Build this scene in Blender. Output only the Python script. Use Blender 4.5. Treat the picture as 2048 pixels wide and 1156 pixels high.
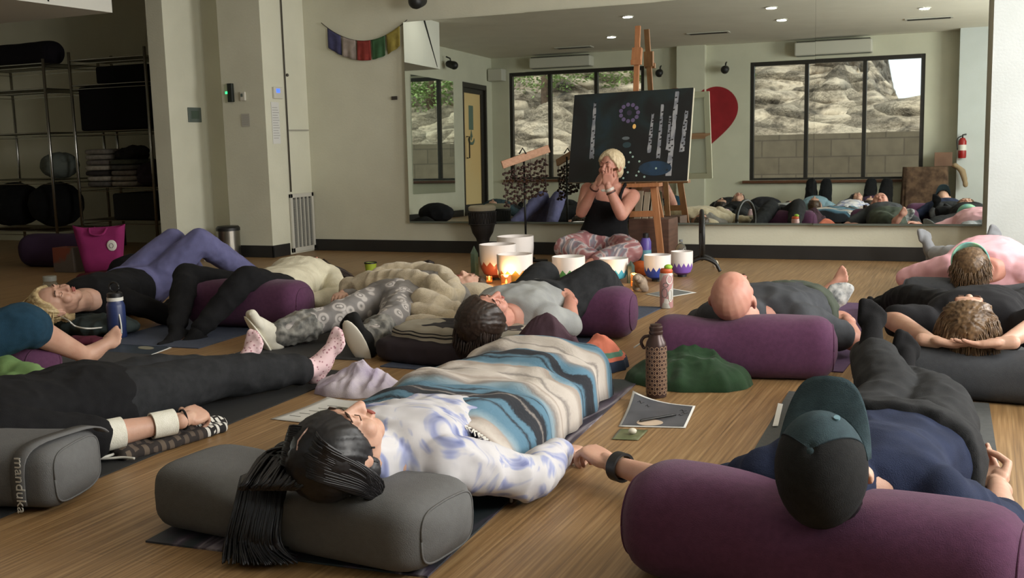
import bpy, bmesh, math, random
import numpy as np
from mathutils import Vector, Matrix, noise, Euler
random.seed(7)
for _o in list(bpy.data.objects):
    bpy.data.objects.remove(_o)
SC = bpy.context.scene
COL = SC.collection
V = Vector
PI = math.pi
# ------------------------------------------------------------------ camera
FPX = 2139.4
PITCH, ROLL, YAW, CAMH = math.radians(7.829), math.radians(-1.563), math.radians(24.07), 0.95
fw = V((-math.sin(YAW) * math.cos(PITCH), math.cos(YAW) * math.cos(PITCH), -math.sin(PITCH)))
rt = V((math.cos(YAW), math.sin(YAW), 0))
up = rt.cross(fw)
r2 = math.cos(ROLL) * rt + math.sin(ROLL) * up
u2 = -math.sin(ROLL) * rt + math.cos(ROLL) * up
cam_d = bpy.data.cameras.new('camera')
cam = bpy.data.objects.new('camera', cam_d)
COL.objects.link(cam)
cam.matrix_world = Matrix(((r2.x, u2.x, -fw.x, 0), (r2.y, u2.y, -fw.y, 0), (r2.z, u2.z, -fw.z, CAMH), (0, 0, 0, 1)))
cam_d.sensor_width = 36
cam_d.lens = FPX / 2048 * 36
cam_d.clip_start = 0.02
SC.camera = cam
def ray(x, y):
    return fw + (x - 1024) / FPX * r2 - (y - 578) / FPX * u2
CAMP = V((0, 0, CAMH))
def P(x, y, z=0.0):          # photo pixel -> point at height z
    d = ray(x, y)
    return CAMP + d * ((z - CAMH) / d.z)
def PY(x, y, Y):             # photo pixel -> point on the plane Y
    d = ray(x, y)
    return CAMP + d * (Y / d.y)
def PX(x, y, X):
    d = ray(x, y)
    return CAMP + d * (X / d.x)
# ------------------------------------------------------------------ world and light
SC.view_settings.view_transform = 'Standard'
SC.view_settings.look = 'None'
SC.view_settings.gamma = 1
SC.view_settings.use_curve_mapping = False
SC.view_settings.exposure = 0.0
w = bpy.data.worlds.new('sky')
SC.world = w
w.use_nodes = True
nt = w.node_tree
bgn = nt.nodes['Background']
bgn.inputs[0].default_value = (0.86, 0.92, 1.0, 1)
bgn.inputs[1].default_value = 1.9
def area(name, loc, size, sizey, power, color, rot):
    l = bpy.data.lights.new(name, 'AREA')
    l.shape = 'RECTANGLE'; l.size = size; l.size_y = sizey
    l.energy = power; l.color = color
    o = bpy.data.objects.new(name, l)
    COL.objects.link(o)
    o.location = loc; o.rotation_euler = rot
    return o
# daylight through the two window bands of the right-hand wall
area('daylight_right_near', (2.75, 2.6, 1.65), 3.0, 1.7, 345, (1.0, 0.97, 0.9), (0, math.radians(82), 0))
area('daylight_right_far', (2.75, 6.2, 1.65), 2.6, 1.7, 300, (1.0, 0.98, 0.93), (0, math.radians(82), 0))
sun = bpy.data.lights.new('sun', 'SUN')
sun.energy = 4.6; sun.angle = math.radians(12); sun.color = (1.0, 0.95, 0.85)
so = bpy.data.objects.new('sun', sun); COL.objects.link(so)
so.rotation_euler = (math.radians(-38), math.radians(-12), 0)
SC.cycles.max_bounces = 10
SC.cycles.diffuse_bounces = 5
SC.cycles.glossy_bounces = 6
SC.cycles.transmission_bounces = 8
SC.cycles.caustics_reflective = True
SC.cycles.caustics_refractive = False
SC.cycles.sample_clamp_indirect = 6
SC.cycles.use_denoising = True
# ------------------------------------------------------------------ materials
def lin(c):
    return tuple((x / 255 / 12.92 if x / 255 <= 0.04045 else ((x / 255 + 0.055) / 1.055) ** 2.4) for x in c) + (1,)
MATS = {}
def mat(name, col, rough=0.8, col2=None, scale=30, bump=0.0, bscale=200, metal=0.0, stretch=(1, 1, 1), spec=None, emit=None, trans=0.0, alpha=None, sheen=0.0, detail=4, mixlo=.35, mixhi=.65, coat=0, ior=None):
    if name in MATS:
        return MATS[name]
    m = bpy.data.materials.new(name)
    MATS[name] = m
    m.use_nodes = True
    n = m.node_tree.nodes; L = m.node_tree.links
    b = n['Principled BSDF']
    b.inputs['Base Color'].default_value = lin(col)
    b.inputs['Roughness'].default_value = rough
    b.inputs['Metallic'].default_value = metal
    if spec is not None: b.inputs['Specular IOR Level'].default_value = spec
    if trans: b.inputs['Transmission Weight'].default_value = trans
    if ior: b.inputs['IOR'].default_value = ior
    if sheen:
        b.inputs['Sheen Weight'].default_value = sheen
    if coat: b.inputs['Coat Weight'].default_value = coat
    if emit:
        b.inputs['Emission Color'].default_value = lin(emit[0])
        b.inputs['Emission Strength'].default_value = emit[1]
    if alpha is not None: b.inputs['Alpha'].default_value = alpha
    tc = n.new('ShaderNodeTexCoord')
    mp = n.new('ShaderNodeMapping'); mp.inputs['Scale'].default_value = stretch
    L.new(tc.outputs['Object'], mp.inputs[0])
    if col2:
        t = n.new('ShaderNodeTexNoise'); t.inputs['Scale'].default_value = scale; t.inputs['Detail'].default_value = detail
        r = n.new('ShaderNodeValToRGB')
        r.color_ramp.elements[0].position = mixlo; r.color_ramp.elements[1].position = mixhi
        r.color_ramp.elements[0].color = lin(col); r.color_ramp.elements[1].color = lin(col2)
        L.new(mp.outputs[0], t.inputs['Vector']); L.new(t.outputs['Fac'], r.inputs[0]); L.new(r.outputs[0], b.inputs['Base Color'])
    if bump:
        t2 = n.new('ShaderNodeTexNoise'); t2.inputs['Scale'].default_value = bscale; t2.inputs['Detail'].default_value = 3
        bp = n.new('ShaderNodeBump'); bp.inputs['Strength'].default_value = bump; bp.inputs['Distance'].default_value = 0.004
        L.new(mp.outputs[0], t2.inputs['Vector']); L.new(t2.outputs['Fac'], bp.inputs['Height']); L.new(bp.outputs[0], b.inputs['Normal'])
    return m
def ramp(n, stops, interp='LINEAR'):
    r = n.new('ShaderNodeValToRGB'); cr = r.color_ramp; cr.interpolation = interp
    while len(cr.elements) > 1: cr.elements.remove(cr.elements[-1])
    cr.elements[0].position = stops[0][0]; cr.elements[0].color = lin(stops[0][1])
    for p, c in stops[1:]:
        e = cr.elements.new(p); e.color = lin(c)
    return r
def newmat(name, rough=.8):
    m = bpy.data.materials.new(name); MATS[name] = m; m.use_nodes = True
    n = m.node_tree.nodes; b = n['Principled BSDF']; b.inputs['Roughness'].default_value = rough
    return m, n, m.node_tree.links, b
# ------------------------------------------------------------------ mesh building
class MB:
    def __init__(s): s.v = []; s.f = []; s.m = []
    def add(s, vs, fs, mi=0):
        o = len(s.v); s.v.extend([tuple(x) for x in vs]); s.f.extend([tuple(i + o for i in q) for q in fs]); s.m.extend([mi] * len(fs))
        return s
    def box(s, a, b, mi=0, M=None):
        x0, y0, z0 = a; x1, y1, z1 = b
        vs = [(x, y, z) for x in (x0, x1) for y in (y0, y1) for z in (z0, z1)]
        if M is not None: vs = [M @ V(q) for q in vs]
        return s.add(vs, [(0, 1, 3, 2), (4, 6, 7, 5), (0, 4, 5, 1), (2, 3, 7, 6), (0, 2, 6, 4), (1, 5, 7, 3)], mi)
    def rings(s, rs, mi=0, close=True, caps=True):
        n = len(rs[0]); vs = [p for r in rs for p in r]; fs = []
        for i in range(len(rs) - 1):
            for j in range(n if close else n - 1):
                k = (j + 1) % n
                fs.append((i * n + j, i * n + k, (i + 1) * n + k, (i + 1) * n + j))
        if caps and close:
            fs.append(tuple(range(n))[::-1]); fs.append(tuple((len(rs) - 1) * n + j for j in range(n)))
        return s.add(vs, fs, mi)
    def lathe(s, prof, c=(0, 0, 0), n=24, mi=0, axis=None, caps=True, M=None):
        rs = []
        for r, z in prof:
            rs.append([V((r * math.cos(2 * PI * j / n), r * math.sin(2 * PI * j / n), z)) for j in range(n)])
        if M is None: M = Matrix.Translation(V(c))
        rs = [[M @ p for p in r] for r in rs]
        return s.rings(rs, mi, True, caps)
    def tube(s, pts, r, n=8, mi=0, up=None, flat=1.0):
        pts = [V(p) for p in pts]; k = len(pts)
        if not hasattr(r, '__len__'): r = [r] * k
        rs = []; prev = None
        for i, p in enumerate(pts):
            t = (pts[min(i + 1, k - 1)] - pts[max(i - 1, 0)])
            if t.length < 1e-9: t = V((0, 0, 1))
            t.normalize()
            if prev is None:
                a = V(up) if up is not None else (V((0, 0, 1)) if abs(t.z) < .9 else V((1, 0, 0)))
            else: a = prev
            x = (a - t * a.dot(t))
            if x.length < 1e-6: x = t.orthogonal()
            x.normalize(); y = t.cross(x); prev = x
            rs.append([p + (x * math.cos(2 * PI * j / n) * flat + y * math.sin(2 * PI * j / n)) * r[i] for j in range(n)])
        return s.rings(rs, mi)
    def cyl(s, a, b, r, rb=None, n=16, mi=0):
        return s.tube([a, b], [r, r if rb is None else rb], n, mi)
    def cap(s, a, b, ra, rb, n=14, mi=0):       # tapered capsule
        a = V(a); b = V(b); t = b - a; Ln = t.length
        t = t / Ln if Ln > 1e-6 else V((0, 0, 1))
        x = t.orthogonal().normalized(); y = t.cross(x); rs = []
        for k in range(1, 5):
            an = -PI / 2 + PI / 2 * k / 4
            if k < 4: rs.append((a + t * ra * math.sin(an), ra * math.cos(an)))
        rs.append((a, ra)); rs.append((b, rb))
        for k in range(1, 4):
            an = PI / 2 * k / 4
            rs.append((b + t * rb * math.sin(an), rb * math.cos(an)))
        return s.rings([[c + (x * math.cos(2 * PI * j / n) + y * math.sin(2 * PI * j / n)) * r for j in range(n)] for c, r in rs], mi)
    def chain(s, pts, n=14):
        for (a, ra), (b, rb) in zip(pts, pts[1:]): s.cap(a, b, ra, rb, n)
        return s
    def ell(s, c, r, M=None, n=18, k=12, mi=0, e=1.0):
        c = V(c); rs = []
        for i in range(1, k):
            th = PI * i / k
            row = []
            for j in range(n):
                ph = 2 * PI * j / n
                p = V((math.sin(th) * math.cos(ph), math.sin(th) * math.sin(ph), math.cos(th)))
                if e != 1.0:
                    p = V([math.copysign(abs(q) ** e, q) for q in p])
                p = V((p.x * r[0], p.y * r[1], p.z * r[2]))
                if M is not None: p = M @ p
                row.append(c + p)
            rs.append(row)
        return s.rings(rs, mi)
    def mesh(s, name='m'):
        me = bpy.data.meshes.new(name)
        me.from_pydata([tuple(p) for p in s.v], [], s.f)
        me.polygons.foreach_set('material_index', s.m)
        me.update()
        bm = bmesh.new(); bm.from_mesh(me); bmesh.ops.recalc_face_normals(bm, faces=bm.faces); bm.to_mesh(me); bm.free()
        return me
    def build(s, name, mats, parent=None, smooth=False, bevel=0, auto=None):
        me = s.mesh(name)
        return link(me, name, mats, parent, smooth, bevel)
def link(me, name, mats, parent=None, smooth=False, bevel=0):
    o = bpy.data.objects.new(name, me); COL.objects.link(o)
    if not isinstance(mats, (list, tuple)): mats = [mats]
    for m in mats: me.materials.append(m)
    if smooth:
        me.polygons.foreach_set('use_smooth', [True] * len(me.polygons))
        if smooth == 'auto':
            me.set_sharp_from_angle(angle=math.radians(35))
    if bevel:
        b = o.modifiers.new('bevel', 'BEVEL'); b.width = bevel; b.segments = 2; b.limit_method = 'ANGLE'
    if parent is not None:
        o.parent = parent
        o.matrix_parent_inverse = Matrix.Translation(-parent.location) if parent.type == 'EMPTY' else Matrix.Identity(4)
    return o
def tag(o, label, cat, group=None, kind=None):
    o['label'] = label; o['category'] = cat
    if group: o['group'] = group
    if kind: o['kind'] = kind
    return o
def struct(o):
    o['kind'] = 'structure'; return o
def thing(name, loc, label, cat, group=None):
    e = bpy.data.objects.new(name, None); COL.objects.link(e)
    e.empty_display_size = .1
    e.location = loc
    tag(e, label, cat, group)
    return e
def copy_tree(o, parent=None):
    c = o.copy(); COL.objects.link(c)
    if parent is not None: c.parent = parent
    for ch in [q for q in bpy.data.objects if q.parent == o]: copy_tree(ch, c)
    return c
def grp_kids(o): return [q for q in bpy.data.objects if q.parent == o]
# fuse overlapping closed pieces into one skin, relax it, add folds
def vox(mb, size=.01, smooth=6, fold=0.0, fscale=12.0, aniso=None, seed=0, ridged=False, fn=None, floor=None):
    me = mb.mesh('vx')
    o = bpy.data.objects.new('vx', me); COL.objects.link(o)
    r = o.modifiers.new('r', 'REMESH'); r.mode = 'VOXEL'; r.voxel_size = size
    if smooth:
        s = o.modifiers.new('s', 'SMOOTH'); s.factor = .5; s.iterations = smooth
    dg = bpy.context.evaluated_depsgraph_get(); dg.update()
    out = bpy.data.meshes.new_from_object(o.evaluated_get(dg))
    bpy.data.objects.remove(o); bpy.data.meshes.remove(me)
    if fold or fn or floor is not None:
        n = len(out.vertices)
        co = np.empty(n * 3); out.vertices.foreach_get('co', co); co = co.reshape(-1, 3)
        no = np.array([v.normal[:] for v in out.vertices])
        off = seed * 7.31
        if fold:
            A = np.array(aniso) if aniso is not None else np.eye(3)
            q = (co @ A.T) * fscale + off
            if ridged:
                d = np.array([1 - 2 * abs(noise.noise(V(p))) + .5 * noise.noise(V(p) * 2.3) for p in q])
            else:
                d = np.array([noise.noise(V(p)) + .5 * noise.noise(V(p) * 2.1) for p in q])
            co = co + no * (d * fold)[:, None]
        if fn is not None: co = fn(co, no)
        if floor is not None: co[:, 2] = np.maximum(co[:, 2], floor)
        out.vertices.foreach_set('co', co.ravel()); out.update()
    return out
def join(meshes, name='j'):
    bm = bmesh.new()
    for m in meshes:
        bm.from_mesh(m)
    me = bpy.data.meshes.new(name); bm.to_mesh(me); bm.free()
    for m in meshes: bpy.data.meshes.remove(m)
    return me
def aniso_of(d, along=.3, across=1.0):      # stretch noise along direction d
    d = np.array(V(d).normalized()); return np.eye(3) * across + (along - across) * np.outer(d, d)
def frame(z, x):        # rotation matrix with local z along z and x near x
    z = V(z).normalized(); x = V(x); x = (x - z * x.dot(z)).normalized(); y = z.cross(x)
    return Matrix((x, y, z)).transposed()
# ================================================================== ROOM
WALLY = 8.33; REARY = -0.6; CEIL = 2.66
def wallmat(name, c, c2):
    return mat(name, c, .75, c2, 3.0, bump=.25, bscale=60)
M_wall = wallmat('wall_paint', (206, 205, 186), (200, 199, 180))
M_wall2 = wallmat('wall_paint_daylight_tint', (200, 206, 206), (195, 201, 200))  # wall paint with the bluish cast of daylight put into its colour
M_ceil = mat('ceiling_paint', (226, 222, 208), .9, (220, 216, 202), 2.5)
M_base = mat('baseboard_black', (34, 33, 32), .5, (28, 27, 26), 8)
# floor: narrow bamboo strips running towards the mirror wall
M_floor, n, L, b = newmat('bamboo_floor', .42)
tc = n.new('ShaderNodeTexCoord')
mp = n.new('ShaderNodeMapping'); mp.inputs['Rotation'].default_value = (0, 0, PI / 2); L.new(tc.outputs['Object'], mp.inputs[0])
br = n.new('ShaderNodeTexBrick'); br.inputs['Scale'].default_value = 1; br.inputs['Brick Width'].default_value = 1.83; br.inputs['Row Height'].default_value = .095
br.inputs['Mortar Size'].default_value = .0012; br.inputs['Color1'].default_value = lin((148, 116, 78)); br.inputs['Color2'].default_value = lin((134, 104, 68)); br.inputs['Mortar'].default_value = lin((100, 76, 50))
L.new(mp.outputs[0], br.inputs['Vector'])
mp2 = n.new('ShaderNodeMapping'); mp2.inputs['Scale'].default_value = (110, 2.2, 1); L.new(tc.outputs['Object'], mp2.inputs[0])
ns = n.new('ShaderNodeTexNoise'); ns.inputs['Scale'].default_value = 1; ns.inputs['Detail'].default_value = 5; L.new(mp2.outputs[0], ns.inputs['Vector'])
rp = ramp(n, [(.3, (88, 66, 42)), (.5, (140, 110, 74)), (.72, (186, 156, 114))]); L.new(ns.outputs['Fac'], rp.inputs[0])
mx = n.new('ShaderNodeMix'); mx.data_type = 'RGBA'; mx.inputs[0].default_value = .55
L.new(br.outputs['Color'], mx.inputs[6]); L.new(rp.outputs[0], mx.inputs[7]); L.new(mx.outputs[2], b.inputs['Base Color'])
bp = n.new('ShaderNodeBump'); bp.inputs['Strength'].default_value = .25; bp.inputs['Distance'].default_value = .002
L.new(ns.outputs['Fac'], bp.inputs['Height']); L.new(bp.outputs[0], b.inputs['Normal'])
struct(MB().box((-11, REARY - .15, -.1), (2.2, 9.0, 0)).build('floor', M_floor))
struct(MB().box((-11, REARY - .15, CEIL), (2.2, 9.0, CEIL + .1)).build('ceiling', M_ceil))
struct(MB().box((-5.72, WALLY, 0), (2.2, WALLY + .15, CEIL)).build('wall_mirror', M_wall))
# right wall with two window bands
m = MB(); XR = 2.05
m.box((XR, REARY, 0), (XR + .15, 9, .75)); m.box((XR, REARY, 2.45), (XR + .15, 9, CEIL))
for a, bb in ((REARY, 1.0), (4.2, 4.8), (7.6, 9.0)): m.box((XR, a, .75), (XR + .15, bb, 2.45))
struct(m.build('wall_right', M_wall2))
# pilaster in the far right corner
struct(MB().box((0.0, 7.95, 0), (XR, WALLY, CEIL)).build('wall_corner_pilaster', M_wall2))
# rear wall with two windows
m = MB()
W1 = (-7.25, -4.85, .58, 2.40); W2 = (-3.13, -.56, .52, 2.36)
ya, yb = REARY - .15, REARY
m.box((-7.72, ya, 0), (W1[0], yb, CEIL)); m.box((W1[1], ya, 0), (W2[0], yb, CEIL)); m.box((W2[1], ya, 0), (2.2, yb, CEIL))
for W in (W1, W2):
    m.box((W[0], ya, 0), (W[1], yb, W[2])); m.box((W[0], ya, W[3]), (W[1], yb, CEIL))
struct(m.build('wall_rear', M_wall))
struct(MB().box((-4.27, REARY, 0), (-3.82, REARY + .14, CEIL)).build('wall_rear_pilaster', M_wall))
struct(MB().box((-.1, REARY, 0), (.35, REARY + .3, CEIL)).build('wall_rear_column', M_wall2))
# left wall, alcove, columns
m = MB(); m.box((-7.72, REARY, 0), (-7.57, -.35, CEIL)); m.box((-7.72, .63, 0), (-7.57, 3.8, CEIL)); m.box((-7.72, -.35, 2.18), (-7.57, .63, CEIL))
struct(m.build('wall_left', M_wall))
m = MB(); m.box((-11, 3.65, 0), (-7.72, 3.8, CEIL)); m.box((-11, 3.8, 0), (-10.85, 9, CEIL)); m.box((-11, 8.75, 0), (-6.5, 8.9, CEIL))
struct(m.build('wall_alcove', M_wall))
struct(MB().box((-6.68, 7.38, 0), (-6.5, 8.75, CEIL)).build('wall_left_column', M_wall))
struct(MB().box((-6.17, 7.69, 0), (-5.72, 8.9, CEIL)).box((-6.5, 7.88, 0), (-6.17, 8.9, CEIL)).build('wall_left_pier', M_wall))
# white soffit box above the alcove mouth
m = MB(); m.box((-9.2, 3.82, 2.06), (-6.45, 6.75, CEIL))
struct(m.build('ceiling_soffit', mat('soffit_white', (215, 214, 205), .6)))
m = MB()
for y0, y1, k in ((3.9, 4.25, .06), (6.1, 6.0, -.05)):
    m.add([(-6.447, y0, 2.08), (-6.447, y0 + .015, 2.08), (-6.447, y1 + .05, 2.65), (-6.447, y1, 2.65)], [(0, 1, 2, 3)])
    m.add([(-6.446, y0, 2.08), (-6.446, y1, 2.65), (-6.446, y1 + .05, 2.65)], [(0, 1, 2)])
struct(m.build('trim_soffit_gap', mat('gap_black', (12, 12, 12), .9)))
# baseboards
def bboard(name, a, bb, h=.105):
    m = MB().box(a, (bb[0], bb[1], h)); return struct(m.build('baseboard_' + name, M_base, bevel=.003))
bboard('mirror', (-5.72, WALLY - .014, 0), (0.0, WALLY))
bboard('pilaster', (0.0, 7.936, 0), (XR, 7.95))
bboard('grille_wall', (-5.72, 7.676, 0), (-5.706, 7.93))
bboard('pier', (-6.17, 7.676, 0), (-5.706, 7.69))
bboard('column', (-6.5, 7.38, 0), (-6.486, 7.88))
bboard('rear', (-7.57, REARY, 0), (-.1, REARY + .014))
bboard('left', (-7.57, .7, 0), (-7.556, 3.8))
# mirror panels, each leaning very slightly off the wall
M_mirror = mat('mirror_silver', (225, 232, 226), .01, metal=1.0)
M_medge = mat('mirror_edge', (120, 130, 122), .3, metal=.6)
th = math.radians(-1.1); tl = math.radians(.9)
nv = V((-math.sin(th), -math.cos(th) * math.cos(tl), math.sin(tl))).normalized()
Mz = frame(nv.cross(V((1, 0, 0)).cross(nv)).cross(nv) if False else V((0, 0, 1)) - nv * nv.z, nv.cross(V((0, 0, 1))))
xs = [-4.67, -3.53, -2.37, -1.20, -.03]
for i in range(4):
    cxm = (xs[i] + xs[i + 1]) / 2; wd = (xs[i + 1] - xs[i]) / 2 - .002
    T = Matrix.Translation(V((cxm, WALLY - .035, 1.14))) @ Mz.to_4x4()
    # local z up, local x along the wall; depth along local y
    dy = 1 if (Mz @ V((0, 1, 0))).y > 0 else -1
    m = MB().box((-wd, 0, -.86), (wd, dy * .006, .86), 0, T)
    o = m.build('mirror_panel', [M_mirror])
    o2 = MB().box((-wd, 0, -.875), (wd, dy * .012, -.8605), 0, T).build('bottom_channel', M_medge, o)
    tag(o, ['leftmost wall mirror panel beside the prayer flags', 'wall mirror panel behind the wooden chime bar', 'wall mirror panel behind the easel and painting', 'rightmost wall mirror panel above the pink shirted person'][i] if i != 2 else 'wall mirror panel between the easel and the rightmost panel', 'mirror', 'mirror panels along the wall')
# windows
M_frame = mat('window_frame_dark', (38, 34, 30), .45)
M_glass = mat('window_glass', (255, 255, 255), .0, trans=1.0, ior=1.0, spec=0.0)
M_glass.node_tree.nodes['Principled BSDF'].inputs['Base Color'].default_value = (.84, .85, .82, 1)
M_sill = mat('sill_wood', (104, 66, 42), .5, (84, 52, 34), 20, stretch=(1, 8, 8))
def window(i, W, mull):
    x0, x1, z0, z1 = W; t = .06; d0, d1 = REARY - .1, REARY - .02
    m = MB()
    m.box((x0, d0, z0), (x0 + t, d1, z1)); m.box((x1 - t, d0, z0), (x1, d1, z1)); m.box((x0 + t, d0, z0), (x1 - t, d1, z0 + t * .6)); m.box((x0 + t, d0, z1 - t), (x1 - t, d1, z1))
    for q in mull: m.box((q - t / 2, d0, z0 + t * .6), (q + t / 2, d1, z1 - t))
    o = struct(m.build('window_%d' % i, M_frame, bevel=.004))
    qs = [x0 + t / 2] + mull + [x1 - t / 2]
    for a, bb in zip(qs, qs[1:]):
        MB().box((a, REARY - .064, z0 + .02), (bb, REARY - .06, z1 - .03)).build('window_pane', M_glass, o)
    MB().box((x0 - .1, REARY - .1, z0 - .045), (x1 + .08, REARY + .07, z0 - .002)).build('window_sill', M_sill, o, bevel=.004)
window(1, W1, [-6.5, -5.68]); window(2, W2, [-2.27, -1.41])
def rwindow(i, y0, y1):
    m = MB(); X0, X1 = XR + .03, XR + .1
    m.box((X0, y0, .75), (X1, y0 + .05, 2.45)); m.box((X0, y1 - .05, .75), (X1, y1, 2.45)); m.box((X0, y0, .75), (X1, y1, .8)); m.box((X0, y0, 2.4), (X1, y1, 2.45))
    for k in (1, 2): m.box((X0, y0 + (y1 - y0) * k / 3 - .025, .8), (X1, y0 + (y1 - y0) * k / 3 + .025, 2.4))
    struct(m.build('window_%d' % i, M_frame))
rwindow(3, 1.0, 4.2); rwindow(4, 4.8, 7.6)
# door in the left wall
d = MB(); x0, x1 = -7.66, -7.6
d.box((x0, -.3, 0), (x1, -.2, 2.1)); d.box((x0, .5, 0), (x1, .6, 2.1)); d.box((x0, -.2, 2.02), (x1, .5, 2.1)); d.box((x0, -.2, 0), (x1, .5, .18))
do = struct(d.build('door_1', M_frame, bevel=.003))
MB().box((-7.7, -.35, 0), (-7.56, -.3, 2.18)).box((-7.7, .6, 0), (-7.56, .63, 2.18)).box((-7.7, -.3, 2.1), (-7.56, .6, 2.18)).build('door_frame', M_frame, do)
MB().box((-7.632, -.2, .18), (-7.626, .5, 2.02)).build('door_glass', mat('door_amber_glass', (236, 200, 138), .3, (232, 206, 150), 1.2, trans=.0), do)
MB().tube([(-7.6, .44, .95), (-7.55, .44, .95), (-7.55, .44, 1.3), (-7.6, .44, 1.3)], .012).build('door_handle', mat('handle_dark', (45, 38, 34), .35, metal=.7), do)
M_sgn = mat('door_sign_teal', (96, 118, 104), .6)
MB().box((-7.626, .1, 1.42), (-7.622, .28, 1.82)).build('door_notice', M_sgn, do)
e = MB()
e.tube([(-7.622, .2 + .12 * math.cos(a), 1.28 - .09 * math.sin(a)) for a in np.linspace(0, PI, 10)], [.006 + .02 * math.sin(a) for a in np.linspace(0, PI, 10)], 6)
e.ell((-7.622, .2, 1.3), (.003, .035, .06)); e.tube([(-7.622, .2, 1.3), (-7.622, .19, 1.42)], [.03, .002], 6)
e.build('door_emblem', M_sgn, do)
# small mirror on the left wall, reflecting the rear windows
o = MB().box((-7.566, 1.02, .4), (-7.556, 2.5, 2.15)).build('side_mirror', M_mirror)
tag(o, 'tall frameless mirror on the side wall beside the amber door', 'mirror')
# heart painted on rear wall and pilaster
def heart(t):
    return 16 * math.sin(t) ** 3, 13 * math.cos(t) - 5 * math.cos(2 * t) - 2 * math.cos(3 * t) - math.cos(4 * t)
M_heart = mat('heart_red_paint', (150, 22, 34), .7, (136, 16, 28), 6)
hc = (-4.0, 1.50); hp = [(hc[0] + heart(t)[0] * .043, hc[1] + heart(t)[1] * .043) for t in np.linspace(0, 2 * PI, 97)[:-1]]
def clip(poly, xa, xb):
    def half(poly, x, s):
        out = []
        for i in range(len(poly)):
            p, q = poly[i - 1], poly[i]
            ip, iq = s * (p[0] - x) >= 0, s * (q[0] - x) >= 0
            if ip != iq:
                k = (x - p[0]) / (q[0] - p[0]); out.append((x, p[1] + k * (q[1] - p[1])))
            if iq: out.append(q)
        return out
    return half(half(poly, xa, 1), xb, -1)
hm = MB()
for xa, xb, y in ((-5, -4.27, REARY + .002), (-4.27, -3.82, REARY + .142), (-3.82, -3, REARY + .002)):
    q = clip(hp, xa, xb)
    hm.add([(x, y, z) for x, z in q], [tuple(range(len(q)))])
o = hm.build('wall_heart', M_heart); tag(o, 'large red heart painted across the rear wall and its pilaster', 'heart')
# exterior: retaining wall and rocky bank
M_conc, n, L, b = newmat('retaining_block', .9)
tc = n.new('ShaderNodeTexCoord'); mp = n.new('ShaderNodeMapping'); mp.inputs['Rotation'].default_value = (PI / 2, 0, 0); L.new(tc.outputs['Object'], mp.inputs[0])
br = n.new('ShaderNodeTexBrick'); br.inputs['Scale'].default_value = 1; br.inputs['Brick Width'].default_value = .6; br.inputs['Row Height'].default_value = .3; br.inputs['Mortar Size'].default_value = .012
br.inputs['Color1'].default_value = lin((126, 114, 98)); br.inputs['Color2'].default_value = lin((118, 106, 90)); br.inputs['Mortar'].default_value = lin((100, 90, 78)); L.new(mp.outputs[0], br.inputs['Vector'])
ns = n.new('ShaderNodeTexNoise'); ns.inputs['Scale'].default_value = 5; ns.inputs['Detail'].default_value = 6; L.new(tc.outputs['Object'], ns.inputs['Vector'])
mx = n.new('ShaderNodeMix'); mx.data_type = 'RGBA'; mx.blend_type = 'MULTIPLY'; mx.inputs[0].default_value = .5; L.new(br.outputs['Color'], mx.inputs[6]); L.new(ns.outputs['Fac'], mx.inputs[7]); L.new(mx.outputs[2], b.inputs['Base Color'])
m = MB(); m.box((-16, -3.3, -.5), (-5.6, -3.0, 1.04)); m.box((-5.6, -3.3, -.5), (3, -3.0, 1.30))
struct(m.build('wall_retaining_outside', M_conc))
struct(MB().box((-18, -3.0, -.6), (6, REARY - .15, -.12)).build('ground_outside', mat('gravel_ground', (120, 110, 96), 1, (90, 82, 70), 30)))
NX, NY = 260, 110; vs = []; fs = []
for j in range(NY):
    for i in range(NX):
        x = -17 + 23 * i / (NX - 1); v = j / (NY - 1); y = -3.25 - 7.5 * v
        base = (1.0 if x < -5.6 else 1.26) + 5.2 * v ** .9
        if x > -2.2: base -= max(0, v - .10) * min(1.0, (x + 2.2) / 1.2) * 6.8
        q = V((x * .9 + y * .3, y * .8, base * 1.4))
        a = noise.hetero_terrain(q * .7, .8, 2.1, 5, .6) * .28
        st = noise.noise(V((x * .5 + base * .6, y * .4, base * 2.2))); ledge = abs(noise.noise(V((x * .8 - base * .8, y * .9, base * 3.0)))) * .5
        k = min(1, v * 6 + .12)
        vs.append((x + st * .3 * k, y + (ledge - .2) * k * 1.2, base + (a + ledge * .6 - .25) * k))
for j in range(NY - 1):
    for i in range(NX - 1):
        p = j * NX + i; fs.append((p, p + 1, p + NX + 1, p + NX))
M_rock, n, L, b = newmat('hillside_rock', .95)
tc = n.new('ShaderNodeTexCoord'); ns = n.new('ShaderNodeTexNoise'); ns.inputs['Scale'].default_value = 1.8; ns.inputs['Detail'].default_value = 9; ns.inputs['Roughness'].default_value = .68
L.new(tc.outputs['Object'], ns.inputs['Vector'])
rp = ramp(n, [(.34, (92, 82, 70)), (.44, (170, 154, 136)), (.52, (212, 194, 172)), (.62, (184, 170, 152)), (.72, (226, 210, 192))]); L.new(ns.outputs['Fac'], rp.inputs[0]); L.new(rp.outputs[0], b.inputs['Base Color'])
bp = n.new('ShaderNodeBump'); bp.inputs['Strength'].default_value = .9; bp.inputs['Distance'].default_value = .4; L.new(ns.outputs['Fac'], bp.inputs['Height'])
mpv = n.new('ShaderNodeMapping'); mpv.inputs['Scale'].default_value = (1.3, 1.6, 4.2); mpv.inputs['Rotation'].default_value = (0, .35, .2); L.new(tc.outputs['Object'], mpv.inputs[0])
dst = n.new('ShaderNodeMix'); dst.data_type = 'VECTOR'; dst.inputs[0].default_value = .22; L.new(mpv.outputs[0], dst.inputs[4]); L.new(ns.outputs['Color'], dst.inputs[5])
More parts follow.
